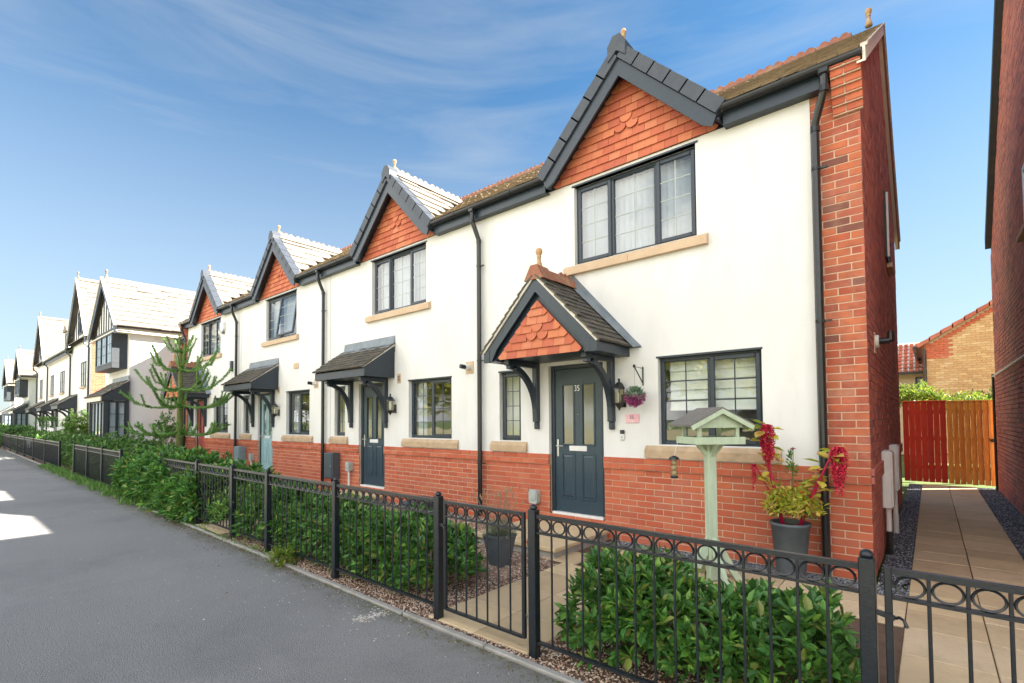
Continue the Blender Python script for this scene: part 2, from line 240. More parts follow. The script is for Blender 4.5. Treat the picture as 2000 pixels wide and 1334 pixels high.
# ------------------------------------------------------------ mesh builder
class MB:
    def __init__(s): s.v = []; s.f = []; s.m = []; s.n = 0
    def add(s, verts, faces, mi=0):
        b = s.n; s.v.extend(verts); s.n += len(verts)
        for f in faces: s.f.append([i+b for i in f]); s.m.append(mi)
        return s
    def box(s, x0, x1, y0, y1, z0, z1, mi=0, bev=0.):
        if x0 > x1: x0, x1 = x1, x0
        if y0 > y1: y0, y1 = y1, y0
        if z0 > z1: z0, z1 = z1, z0
        if bev:
            e = min(bev, (x1-x0)*.3, (y1-y0)*.3, (z1-z0)*.3); return s._bev(x0, x1, y0, y1, z0, z1, e, mi)
        vs = [(x, y, z) for z in (z0, z1) for y in (y0, y1) for x in (x0, x1)]
        return s.add(vs, [(0,2,3,1),(4,5,7,6),(0,1,5,4),(2,6,7,3),(0,4,6,2),(1,3,7,5)], mi)
    def _bev(s, x0, x1, y0, y1, z0, z1, e, mi):
        vs = []; idx = {}
        X = (x0, x1); Y = (y0, y1); Z = (z0, z1)
        for a in (0, 1):
            for b in (0, 1):
                for c in (0, 1):
                    sx = 1-2*a; sy = 1-2*b; sz = 1-2*c
                    idx[a, b, c, 'x'] = len(vs); vs.append((X[a], Y[b]+sy*e, Z[c]+sz*e))
                    idx[a, b, c, 'y'] = len(vs); vs.append((X[a]+sx*e, Y[b], Z[c]+sz*e))
                    idx[a, b, c, 'z'] = len(vs); vs.append((X[a]+sx*e, Y[b]+sy*e, Z[c]))
        F = []
        for a in (0, 1):
            q = [idx[a, 0, 0, 'x'], idx[a, 1, 0, 'x'], idx[a, 1, 1, 'x'], idx[a, 0, 1, 'x']]; F.append(q if a else q[::-1])
            q = [idx[0, a, 0, 'y'], idx[1, a, 0, 'y'], idx[1, a, 1, 'y'], idx[0, a, 1, 'y']]; F.append(q[::-1] if a else q)
            q = [idx[0, 0, a, 'z'], idx[1, 0, a, 'z'], idx[1, 1, a, 'z'], idx[0, 1, a, 'z']]; F.append(q if a else q[::-1])
        for b in (0, 1):
            for c in (0, 1):
                F.append([idx[0, b, c, 'y'], idx[1, b, c, 'y'], idx[1, b, c, 'z'], idx[0, b, c, 'z']])
                F.append([idx[b, 0, c, 'x'], idx[b, 1, c, 'x'], idx[b, 1, c, 'z'], idx[b, 0, c, 'z']])
                F.append([idx[b, c, 0, 'x'], idx[b, c, 1, 'x'], idx[b, c, 1, 'y'], idx[b, c, 0, 'y']])
        for a in (0, 1):
            for b in (0, 1):
                for c in (0, 1): F.append([idx[a, b, c, k] for k in 'xyz'])
        return s.add(vs, F, mi)
    def prism(s, poly, axis, a0, a1, mi=0):
        """poly in the two other axes (in xyz order), extruded along axis from a0 to a1."""
        k = len(poly)
        def P(p, a):
            if axis == 'x': return (a, p[0], p[1])
            if axis == 'y': return (p[0], a, p[1])
            return (p[0], p[1], a)
        vs = [P(p, a0) for p in poly]+[P(p, a1) for p in poly]
        return s.add(vs, [list(range(k))[::-1], list(range(k, 2*k))]+[(i, (i+1) % k, k+(i+1) % k, k+i) for i in range(k)], mi)
    def quad(s, a, b, c, d, mi=0): return s.add([a, b, c, d], [(0, 1, 2, 3)], mi)
    def tube(s, pts, r, n=8, mi=0, cap=True):
        pts = [Vector(p) for p in pts]; rs = r if isinstance(r, (list, tuple)) else [r]*len(pts)
        vs = []; prev = None
        for i, p in enumerate(pts):
            d = (pts[min(i+1, len(pts)-1)]-pts[max(i-1, 0)]).normalized()
            if prev is None: a = d.orthogonal().normalized()
            else:
                a = prev-d*prev.dot(d)
                a = a.normalized() if a.length > 1e-6 else d.orthogonal().normalized()
            prev = a; b = d.cross(a)
            for k in range(n):
                t = 2*pi*k/n; vs.append(tuple(p+(a*cos(t)+b*sin(t))*rs[i]))
        F = [(i*n+k, i*n+(k+1) % n, (i+1)*n+(k+1) % n, (i+1)*n+k) for i in range(len(pts)-1) for k in range(n)]
        if cap: F += [list(range(n))[::-1], list(range((len(pts)-1)*n, len(pts)*n))]
        return s.add(vs, F, mi)
    def sweep(s, pts, w, h, up=(0, 0, 1), mi=0):
        """rectangular section swept along pts; w across, h along 'up'-ish."""
        pts = [Vector(p) for p in pts]; vs = []; upv = Vector(up)
        for i, p in enumerate(pts):
            d = (pts[min(i+1, len(pts)-1)]-pts[max(i-1, 0)]).normalized(); a = d.cross(upv).normalized(); b = a.cross(d).normalized()
            for sx, sz in ((-1, -1), (1, -1), (1, 1), (-1, 1)): vs.append(tuple(p+a*sx*w/2+b*sz*h/2))
        F = [(i*4+k, i*4+(k+1) % 4, (i+1)*4+(k+1) % 4, (i+1)*4+k) for i in range(len(pts)-1) for k in range(4)]
        F += [(3, 2, 1, 0), tuple((len(pts)-1)*4+k for k in range(4))]
        return s.add(vs, F, mi)
    def lathe(s, prof, c, n=16, mi=0, sq=None):
        """prof list of (r,z) bottom to top around vertical axis at c=(x,y,z)."""
        vs = []
        for r, z in prof:
            for k in range(n):
                t = 2*pi*k/n+(pi/4 if n == 4 else 0); vs.append((c[0]+r*cos(t), c[1]+r*sin(t), c[2]+z))
        F = [(i*n+k, i*n+(k+1) % n, (i+1)*n+(k+1) % n, (i+1)*n+k) for i in range(len(prof)-1) for k in range(n)]
        F += [list(range(n))[::-1], list(range((len(prof)-1)*n, len(prof)*n))]
        return s.add(vs, F, mi)
    def xf(s, M, start=0):
        s.v[start:] = [tuple(M @ Vector(v)) for v in s.v[start:]]; return s
    def mesh(s, name, mats):
        me = bpy.data.meshes.new(name); me.from_pydata(s.v, [], s.f)
        for m in (mats if isinstance(mats, (list, tuple)) else [mats]): me.materials.append(m)
        if any(s.m): me.polygons.foreach_set('material_index', s.m)
        me.update(); return me
    def build(s, name, mats, parent=None, smooth=False, **k): return put(name, s.mesh(name, mats), parent, smooth=smooth, **k)

def put(name, me, parent=None, loc=None, rot=None, smooth=False, label=None, kind=None, cat=None, group=None, scale=None):
    o = bpy.data.objects.new(name, me); COL.objects.link(o)
    if parent is not None:
        o.parent = parent
        if parent.type == 'EMPTY': o.matrix_parent_inverse = Matrix.Translation(-Vector(parent.location))
    if loc: o.location = loc
    if rot: o.rotation_euler = rot
    if scale: o.scale = scale
    if smooth and me: me.polygons.foreach_set('use_smooth', [True]*len(me.polygons)); me.update()
    for a, b in (('label', label), ('kind', kind), ('category', cat), ('group', group)):
        if b: o[a] = b
    return o
def thing(name, label, cat, loc=(0, 0, 0), group=None):
    o = bpy.data.objects.new(name, None); COL.objects.link(o); o.location = loc; o.empty_display_size = .1
    o['label'] = label; o['category'] = cat
    if group: o['group'] = group
    return o
def npmesh(name, V_, F_, mats, mi=None, flat=True):
    """V_ (n,3), F_ (m,k) arrays -> mesh, fast."""
    me = bpy.data.meshes.new(name); k = F_.shape[1]; m = len(F_)
    me.vertices.add(len(V_)); me.vertices.foreach_set('co', np.ascontiguousarray(V_, dtype=np.float32).ravel())
    me.loops.add(m*k); me.loops.foreach_set('vertex_index', np.ascontiguousarray(F_, dtype=np.int32).ravel())
    me.polygons.add(m); me.polygons.foreach_set('loop_start', np.arange(0, m*k, k, dtype=np.int32))
    for q in (mats if isinstance(mats, (list, tuple)) else [mats]): me.materials.append(q)
    if mi is not None: me.polygons.foreach_set('material_index', np.asarray(mi, dtype=np.int32))
    me.polygons.foreach_set('use_smooth', np.full(m, not flat)); me.update(calc_edges=True); me.validate(); return me
BOXF = np.array([(0,2,3,1),(4,5,7,6),(0,1,5,4),(2,6,7,3),(0,4,6,2),(1,3,7,5)])
def boxes(name, B, mats, parent, **k):
    """B (n,6) x0 x1 y0 y1 z0 z1 -> one mesh."""
    B = np.asarray(B, float)
    V_ = np.stack([np.stack([B[:, i], B[:, 2+j], B[:, 4+l]], 1) for l in (0, 1) for j in (0, 1) for i in (0, 1)], 1)
    F_ = (BOXF[None]+8*np.arange(len(B))[:, None, None]).reshape(-1, 4)
    return put(name, npmesh(name, V_.reshape(-1, 3), F_, mats), parent, **k)
_bc = {}
def brickmesh(w, d, h, m, ax):
    key = (round(w, 3), round(d, 3), round(h, 3), m.name, ax)
    if key not in _bc:
        b = MB()
        if ax == 'x': b.box(-w/2, w/2, -d/2, d/2, -h/2, h/2, bev=.0035)
        else: b.box(-d/2, d/2, -w/2, w/2, -h/2, h/2, bev=.0035)
        _bc[key] = b.mesh('brick', m)
    return _bc[key]
def brick_field(a0, a1, z0, z1, holes, proud=lambda z: 0., stag=0, right=True):
    """courses 75 mm, stretcher bond counted from a1; returns (a0,a1,z0,z1) of bricks outside holes."""
    out = []; k = int(round((z1-z0)/.075))
    for c in range(k):
        zb = z1-(c+1)*.075
        if zb < z0-.001: break
        edges = []; a = a1
        first = .1075 if (c+stag) % 2 else .22
        lens = [first]
        while a > a0+.02:
            ln = lens.pop() if lens else .225
            if ln == .1075: nxt = .225
            b = a-ln
            edges.append((max(b+.01, a0) if b > a0 else a0, a)); a = b
        for x0, x1 in edges:
            segs = [(x0, x1)]
            for hx0, hx1, hz0, hz1 in holes:
                if zb+.037 > hz0 and zb+.037 < hz1:
                    ns = []
                    for s0, s1 in segs:
                        if s1 <= hx0 or s0 >= hx1: ns.append((s0, s1)); continue
                        if s0 < hx0-.02: ns.append((s0, hx0))
                        if s1 > hx1+.02: ns.append((hx1, s1))
                    segs = ns
            for s0, s1 in segs:
                if s1-s0 > .015: out.append((s0, s1, zb+.01, zb+.075))
    return out
def lay_bricks(parent, B, yf, limit, m, depth=.022, stuffname='brickwork'):
    """B list of (x0,x1,z0,z1, y front); nearest 'limit' become brick objects, the rest one stuff mesh."""
    B = sorted(B, key=lambda b: (b[0]-CAM[0])**2+(b[2]-CAM[2])**2)
    for b in B[:limit]:
        j = RNG.normal(0, .0012)
        put('brick', brickmesh(b[1]-b[0], depth, b[3]-b[2], m, 'x'), parent, loc=((b[0]+b[1])/2, b[4]+depth/2+j, (b[2]+b[3])/2))
    if B[limit:]:
        boxes(stuffname, [(b[0], b[1], b[4]+RNG.normal(0, .0012), b[4]+depth, b[2], b[3]) for b in B[limit:]], m, parent, kind='stuff')
def holed_wall(x0, x1, z0, z1, holes, yf, depth, name, m, parent, axis='y', xr=None, **k):
    """front sheet with openings and reveals; axis y: sheet at y=yf, reveals go to yf+depth."""
    xs = sorted({x0, x1, *[h[0] for h in holes], *[h[1] for h in holes]}); zs = sorted({z0, z1, *[h[2] for h in holes], *[h[3] for h in holes]})
    xs = [x for x in xs if x0 <= x <= x1]; zs = [z for z in zs if z0 <= z <= z1]
    b = MB(); P = (lambda x, y, z: (x, y, z)) if axis == 'y' else (lambda x, y, z: (y, x, z))
    for i in range(len(xs)-1):
        for j in range(len(zs)-1):
            cx, cz = (xs[i]+xs[i+1])/2, (zs[j]+zs[j+1])/2
            if any(h[0] < cx < h[1] and h[2] < cz < h[3] for h in holes): continue
            b.quad(P(xs[i], yf, zs[j]), P(xs[i+1], yf, zs[j]), P(xs[i+1], yf, zs[j+1]), P(xs[i], yf, zs[j+1]))
    for h in holes:
        y1 = yf+depth; a0, a1, c0, c1 = max(h[0], x0), min(h[1], x1), max(h[2], z0), min(h[3], z1)
        if a1 <= a0 or c1 <= c0: continue
        b.quad(P(a0, yf, c0), P(a0, y1, c0), P(a0, y1, c1), P(a0, yf, c1)); b.quad(P(a1, yf, c0), P(a1, yf, c1), P(a1, y1, c1), P(a1, y1, c0))
        if h[3] < z1: b.quad(P(a0, yf, c1), P(a0, y1, c1), P(a1, y1, c1), P(a1, yf, c1))
        if h[2] > z0: b.quad(P(a0, yf, c0), P(a1, yf, c0), P(a1, y1, c0), P(a0, y1, c0))
    return b.build(name, m, parent, **k)

# ------------------------------------------------------------ foliage
def frames(D, roll):
    D = D/np.linalg.norm(D, axis=1, keepdims=True)
    up = np.where(np.abs(D[:, 2:3]) > .95, [[1., 0, 0]], [[0., 0, 1.]])
    A = np.cross(up, D); A /= np.linalg.norm(A, axis=1, keepdims=True); B = np.cross(D, A)
    c, s = np.cos(roll)[:, None], np.sin(roll)[:, None]
    return D, A*c+B*s, -A*s+B*c
LEAF_V = np.array([(0,0,0),(.28,.42,.06),(.62,.46,.07),(1,0,-.06),(.62,-.46,.07),(.28,-.42,.06),(.45,0,-.03)])   # along, across (xwidth), up
LEAF_F = np.array([(0,6,1),(1,6,2),(2,6,3),(3,6,4),(4,6,5),(5,6,0)])
def leaf_mesh(P, D, size, width, mats, name, roll=None, simple=False):
    n = len(P); roll = RNG.uniform(-.7, .7, n) if roll is None else roll
    D, A, B = frames(D, roll); size = np.broadcast_to(size, n)[:, None, None]
    T = np.array([(0,0,0),(.5,.45,.04),(1,0,-.03),(.5,-.45,.04)]) if simple else LEAF_V
    F = np.array([(0,3,2,1)]) if simple else LEAF_F
    V_ = P[:, None]+size*(T[None, :, 0:1]*D[:, None]+T[None, :, 1:2]*width*A[:, None]+T[None, :, 2:3]*B[:, None])
    F_ = (F[None]+len(T)*np.arange(n)[:, None, None]).reshape(-1, F.shape[1])
    return npmesh(name, V_.reshape(-1, 3), F_, mats)
_leafproto = {}
def leaf_objs(P, D, size, width, m, parent, name='leaf'):
    if m.name not in _leafproto:
        _leafproto[m.name] = npmesh('leaf', LEAF_V*np.array([1, width, 1]), LEAF_F, m)
    for p, d, s in zip(P, D, np.broadcast_to(size, len(P))):
        q = Vector(d).to_track_quat('X', 'Z').to_euler()
        put(name, _leafproto[m.name], parent, loc=tuple(p), rot=(q.x+random.uniform(-.5, .5), q.y, q.z), scale=(s, s, s))
def shoots(centres, out, nleaf, length, spread=.9):
    """sprays of leaves along shoots: returns leaf base points and directions."""
    n = len(centres); t = RNG.uniform(0, 1, (n, nleaf)); ang = RNG.uniform(0, 2*pi, (n, 1))+np.arange(nleaf)*2.4
    D, A, B = frames(out, np.zeros(n))
    P = centres[:, None]+D[:, None]*(t*length)[..., None]
    lat = A[:, None]*np.cos(ang)[..., None]+B[:, None]*np.sin(ang)[..., None]
    dirs = D[:, None]*(.35+.9*t)[..., None]+lat*spread
    return P.reshape(-1, 3), dirs.reshape(-1, 3)
def hedge_points(n, x0, x1, y0, y1, h, z0=.04, lump=.09, bulge=.5):
    """points near the surface of a lumpy clipped mass (top and both sides), with outward directions."""
    x = RNG.uniform(x0, x1, n); s = RNG.uniform(0, 1, n)
    hh = (h(x) if callable(h) else np.full(n, h))+lump*(np.sin(x*5.1+1)*.5+np.sin(x*11.7)*.35)
    yc, w = (y0+y1)/2, (y1-y0)/2
    a = RNG.uniform(-.12*pi, 1.12*pi, n); r = RNG.uniform(.72, 1.05, n)**.6*(1+lump*np.sin(x*7+a*3)+.5*lump*np.sin(x*17-a*5))
    ex = np.minimum(1, np.minimum(x-x0, x1-x)/.18+.35)
    ca, sa = np.cos(a), np.sin(a)
    sq = 1/np.maximum(np.abs(ca), np.abs(sa))**.55
    y = yc+w*ca*r*sq*ex; z = z0+np.clip(sa, -.05, 1)*hh*.55*r*sq*ex+hh*.42*ex
    z = np.where(sa < 0, z0+RNG.uniform(0, .5, n)*hh, z)
    out = np.stack([RNG.normal(0, .35, n)+(x-(x0+x1)/2)*.0, ca*.8+RNG.normal(0, .3, n), .5+sa*.8+RNG.normal(0, .25, n)], 1)
    return np.stack([x, y, np.maximum(z, z0)], 1), out
def blob_points(n, c, rad_, low=-.2):
    d = RNG.normal(0, 1, (n, 3)); d /= np.linalg.norm(d, axis=1, keepdims=True); d[:, 2] = np.where(d[:, 2] < low, -d[:, 2]*.5, d[:, 2])
    r = RNG.uniform(.45, 1.05, n)**.5*(1+.16*np.sin(d[:, 0]*7+c[0])+.16*np.sin(d[:, 1]*9+d[:, 2]*6+c[1]))
    P = np.array(c)+d*r[:, None]*np.array(rad_); return P, d+np.array([0, 0, .35])+RNG.normal(0, .3, (n, 3))
def scatter_stones(name, n, fn, size, m, parent=None, z=.0, label=None, flat=.6):
    """fn(n)->(n,2) positions; low 8-face stones."""
    P = fn(n); n = len(P); T = np.array([(1,0,0),(0,1,0),(-1,0,0),(0,-1,0),(0,0,1),(0,0,-1)], float)
    F = np.array([(0,1,4),(1,2,4),(2,3,4),(3,0,4),(1,0,5),(2,1,5),(3,2,5),(0,3,5)])
    s = size*RNG.uniform(.5, 1.25, (n, 1, 1))*np.stack([RNG.uniform(.6, 1.2, n), RNG.uniform(.6, 1.2, n), np.full(n, flat)], 1)[:, None]
    V_ = T[None]*s+RNG.normal(0, size*.12, (n, 6, 3)); a = RNG.uniform(0, 2*pi, n); c, q = np.cos(a)[:, None], np.sin(a)[:, None]
    V_ = np.stack([V_[..., 0]*c-V_[..., 1]*q, V_[..., 0]*q+V_[..., 1]*c, V_[..., 2]], -1)
    V_[..., 0] += P[:, :1]; V_[..., 1] += P[:, 1:2]; V_[..., 2] += z+size*.25+RNG.uniform(0, size*.5, (n, 1))
    F_ = (F[None]+6*np.arange(n)[:, None, None]).reshape(-1, 3)
    return put(name, npmesh(name, V_.reshape(-1, 3), F_, m), parent, kind='stuff', label=label)
def rect(x0, x1, y0, y1): return lambda n: np.stack([RNG.uniform(x0, x1, n), RNG.uniform(y0, y1, n)], 1)

# ============================================================ THE SETTING
def sheet(name, x0, x1, y0, y1, z, m, kind='structure', **k):
    return MB().quad((x0, y0, z), (x1, y0, z), (x1, y1, z), (x0, y1, z)).build(name, m, kind=kind, **k)
sheet('ground', -900, 900, -900, 900, -.06, M_grass)
yfence = lambda x: -3.10-.0125*x
road = MB()
road.add([(-130, yfence(-130)-.16, 0), (30, yfence(30)-.14, 0), (30, -9.2, 0), (-130, -8.4, 0)], [(3, 2, 1, 0)])
road.build('road', M_asph, kind='structure')
# concrete edging along the road, in 0.9 m lengths
edg = thing('kerb', 'pale concrete edging strip between the footway and the railings', 'kerb', (0, -3.17, 0)); del edg['category']; edg['kind'] = 'structure'
x = 2.6; _em = MB().box(-.446, .446, -.024, .024, -.05, .018, bev=.006).mesh('edging_block', M_kerb)
while x > -40:
    put('edging_block', _em, edg, loc=(x-.45, yfence(x-.45)-.105+RNG.normal(0, .004), RNG.normal(0, .002)), rot=(0, 0, -.0125+RNG.normal(0, .003))); x -= .9
# front gardens
def gsheet(name, x0, x1, y0, y1, z, m): return sheet(name, x0, x1, y0, y1, z, m)
MB().add([(-60, yfence(-60)-.13, -.004), (2.6, yfence(2.6)-.08, -.004), (2.6, 0, -.004), (-60, 0, -.004)], [(0, 1, 2, 3)]).build('garden_soil', M_soil, kind='structure')
scatter_stones('pink_gravel', 15000, lambda n: (lambda x: np.stack([x, yfence(x)-.08+RNG.beta(1, 1.6, n)*.62], 1))(-7+RNG.beta(1.35, 1, n)*9.2), .009, M_pink, z=-.002)
gsheet('gravel_bed', -7.3, -2.72, -2.1, -.02, .0, M_pinkb)
scatter_stones('garden_gravel', 14000, rect(-7.2, -2.74, -2.3, -.04), .011, M_pink, z=.0)
sheet('far_gravel_bed', -19, -7.3, -1.6, -.02, .0, M_pinkb)
# fine grit on the soil by the paths
scatter_stones('soil_grit', 5000, rect(-3.6, -2.55, -3.0, -1.3), .008, M_pink, z=-.004)
# slate chippings along the wall and in the alley
sheet('slate_bed_alley', .02, 1.5, .22, 9.0, .0, M_slateb); sheet('slate_bed_wall', -2.5, .25, -.36, -.02, .0, M_slateb)
scatter_stones('slate_chippings', 9000, lambda n: np.concatenate([rect(.02, .25, -.0, 8.9)(n//3), rect(1.15, 1.49, .0, 8.9)(n//3), rect(-2.55, .25, -.36, -.03)(n//3)]), .011, M_slate, z=.0)
M_joint = mat('joint_sand', (.17,.13,.085), 1., (.12,.09,.06), 20)
# paving: slabs are pieces of the path
def slabs(name, cells, z=.012, gap=.0035, **k):
    p = thing(name, k.pop('label'), 'x', (cells[0][0], cells[0][2], 0)); del p['category']; p['kind'] = 'structure'
    for x0, x1, y0, y1 in cells:
        b = MB().box(x0+gap, x1-gap, y0+gap, y1-gap, z-.04, z+RNG.normal(0, .0012), bev=.005); b.build('slab', M_slab, p)
    b = MB()
    for x0, x1, y0, y1 in cells: b.quad((x0-.001, y0-.001, z-.012), (x1+.001, y0-.001, z-.012), (x1+.001, y1+.001, z-.012), (x0-.001, y1+.001, z-.012))
    b.build('joint_sand', M_joint, p); return p
cells = []
for c0 in (.25, .70):
    y = -3.14
    while y < 8.9:
        y2 = min(y+(.524 if y < -1.1 else .45), 8.98)
        if y < -1.1: y2 = min(y2, -1.045 if y2 > -1.2 else y2)
        cells.append((c0, c0+.45, y, y2)); y = y2
slabs('path', cells, label='buff slab path up the alley')
cells = []
for x0 in np.arange(-2.45, .2, .45): cells += [(x0, x0+.45, -1.045, -.70), (x0, x0+.45, -.70, -.36)]
slabs('patio', cells, label='buff paving in front of the brick plinth')
cells = []
for y0, y1 in ((-3.1, -2.6), (-2.6, -2.1), (-2.1, -1.6), (-1.6, -1.25)): cells += [(-2.6, -2.1, y0, y1), (-2.1, -1.6, y0, y1)]
cells += [(-2.9, -2.46, -1.24, -.80), (-1.6, -1.15, -1.24, -1.05)]
slabs('garden_path', cells, label='buff slab path from the gate to the door')
slabs('gate_path', [(-8.0, -7.55, -3.05, -2.5), (-7.55, -7.0, -3.05, -2.5), (-8.0, -7.55, -2.5, -1.9), (-7.55, -7.0, -2.5, -1.9)], label='slab path behind the second gate')
def doorstep(x0, x1, y0, z, label):
    t = thing('doorstep', label, 'x', ((x0+x1)/2, y0, 0)); del t['category']; t['kind'] = 'structure'
    MB().box(x0+.03, x1-.03, y0+.03, -.03, -.02, z-.045).build('step_base', M_kerb, t)
    w = (x1-x0)/2
    for i in range(2): MB().box(x0+w*i+.003, x0+w*(i+1)-.003, y0, -.035, z-.045, z, bev=.006).build('slab', M_slab, t)
doorstep(-4.0, -2.72, -1.22, .125, 'buff slab step below door 35')
doorstep(-8.85, -7.5, -1.1, .125, 'buff slab step below the second door')
doorstep(-13.6, -12.3, -1.1, .125, 'buff slab step below the pale blue door')

# ============================================================ HOUSE BUILDERS
def rotx(c, a): return Matrix.Translation(c) @ Matrix.Rotation(a, 4, 'X') @ Matrix.Translation(-Vector(c))
def window(parent, x0, x1, z0, z1, yf, cols, nx=2, nz=4, fm=None, glass=None, barm=None, fill=None, room=True, bars=True, barw=.012, name='window', depth=.05):
    fm = fm or M_dark; glass = glass or M_glass; w = MB(); F = .048; y0, y1 = yf, yf+depth
    w.box(x0, x0+F, y0, y1, z0, z1, bev=.006); w.box(x1-F, x1, y0, y1, z0, z1, bev=.006)
    w.box(x0+F, x1-F, y0, y1, z1-F, z1, bev=.006); w.box(x0+F, x1-F, y0, y1, z0, z0+F, bev=.006)
    tot = sum(c[0] for c in cols); xs = [x0+F*.5]; W_ = (x1-x0-F)
    for c in cols: xs.append(xs[-1]+W_*c[0]/tot)
    for xm in xs[1:-1]: w.box(xm-.028, xm+.028, y0+.002, y1-.002, z0+F, z1-F, bev=.005)
    win = w.build(name, fm, parent)
    for i, c in enumerate(cols):
        a = xs[i]+(F*.5 if i == 0 else .028); b = xs[i+1]-(F*.5 if i == len(cols)-1 else .028); c0, c1 = z0+F, z1-F
        gy = yf+.03; Mx = None
        if c[1] in ('sash', 'open'):
            sb = MB(); q = .05; a2, b2, d0, d1 = a-.022, b+.022, c0-.022, c1+.022; ys = yf-.018
            sb.box(a2, a2+q, ys, ys+.045, d0, d1, bev=.007); sb.box(b2-q, b2, ys, ys+.045, d0, d1, bev=.007)
            sb.box(a2+q, b2-q, ys, ys+.045, d0, d0+q, bev=.007); sb.box(a2+q, b2-q, ys, ys+.045, d1-q, d1, bev=.007)
            a, b, c0, c1 = a2+q, b2-q, d0+q, d1-q; gy = yf+.002
            if c[1] == 'open': Mx = rotx((0, ys, d1), -rad(8)); sb.xf(Mx)
            sb.build('sash', fm, win)
        p = MB().quad((a, gy, c0), (b, gy, c0), (b, gy, c1), (a, gy, c1))
        if Mx: p.xf(Mx)
        p.build('pane', glass, win)
        if bars:
            for j in range(1, nx):
                q = MB().box(a+(b-a)*j/nx-barw/2, a+(b-a)*j/nx+barw/2, gy-.005, gy-.001, c0, c1)
                if Mx: q.xf(Mx)
                q.build('glazing_bar', barm or M_dark, win)
            for j in range(1, nz):
                zz = c0+(c1-c0)*j/nz; q = MB().box(a, b, gy-.007, gy-.002, zz-barw/2, zz+barw/2)
                if Mx: q.xf(Mx)
                q.build('glazing_bar', barm or M_dark, win)
    if room:
        d = 1.3; r = MB(); e = .25; y2 = yf+.06
        r.quad((x0-e, y2+d, z0-e), (x1+e, y2+d, z0-e), (x1+e, y2+d, z1+.1), (x0-e, y2+d, z1+.1))
        r.quad((x0-e, y2, z0-e), (x0-e, y2+d, z0-e), (x0-e, y2+d, z1+.1), (x0-e, y2, z1+.1)); r.quad((x1+e, y2, z0-e), (x1+e, y2, z1+.1), (x1+e, y2+d, z1+.1), (x1+e, y2+d, z0-e))
        r.quad((x0-e, y2, z1+.1), (x0-e, y2+d, z1+.1), (x1+e, y2+d, z1+.1), (x1+e, y2, z1+.1)); r.quad((x0-e, y2, z0-e), (x1+e, y2, z0-e), (x1+e, y2+d, z0-e), (x0-e, y2+d, z0-e))
        r.build('room_interior', M_room, win)
    if fill: fill(win, x0+F, x1-F, z0+F, z1-F, yf+.12)
    return win
def curtains(win, x0, x1, z0, z1, y, m=None, amp=.02, wl=.07, a=0., b=1.):
    n = int((x1-x0)*(b-a)/wl*6)+2; xs = np.linspace(x0+(x1-x0)*a, x0+(x1-x0)*b, n); q = MB()
    vs = [(x, y+amp*sin(i*2*pi/6+.5*sin(i*.37)), z) for z in (z0-.03, z1+.03) for i, x in enumerate(xs)]
    q.add(vs, [(i, i+1, n+i+1, n+i) for i in range(n-1)]).build('curtain', m or M_curt, win, smooth=True)
def vblinds(win, x0, x1, z0, z1, y):
    x = x0+.02
    while x < x1:
        b = MB().quad((x-.045, y-.02, z0), (x+.045, y+.025, z0), (x+.045, y+.025, z1), (x-.045, y-.02, z1)); b.build('blind_slat', M_curt, win); x += .082
def romanblind(win, x0, x1, z0, z1, y):
    zb = z0+(z1-z0)*.40; k = 5
    for i in range(k):
        a = zb+(z1-zb)*i/k; b = zb+(z1-zb)*(i+1)/k
        MB().quad((x0+.03, y-.012, a), (x1-.03, y-.012, a), (x1-.03, y+.012, b+.004), (x0+.03, y+.012, b+.004)).build('blind_fold', M_blind, win)
    MB().box(x0+.03, x1-.03, y-.02, y-.012, zb-.02, zb+.012).build('blind_rail', M_white, win)
def halfcurt(win, x0, x1, z0, z1, y): curtains(win, x0, x1, z0, z1, y, a=0., b=.22)
def frostfill(win, x0, x1, z0, z1, y): MB().quad((x0-.03, y, z0-.03), (x1+.03, y, z0-.03), (x1+.03, y, z1+.03), (x0-.03, y, z1+.03)).build('net_curtain', M_blind, win)

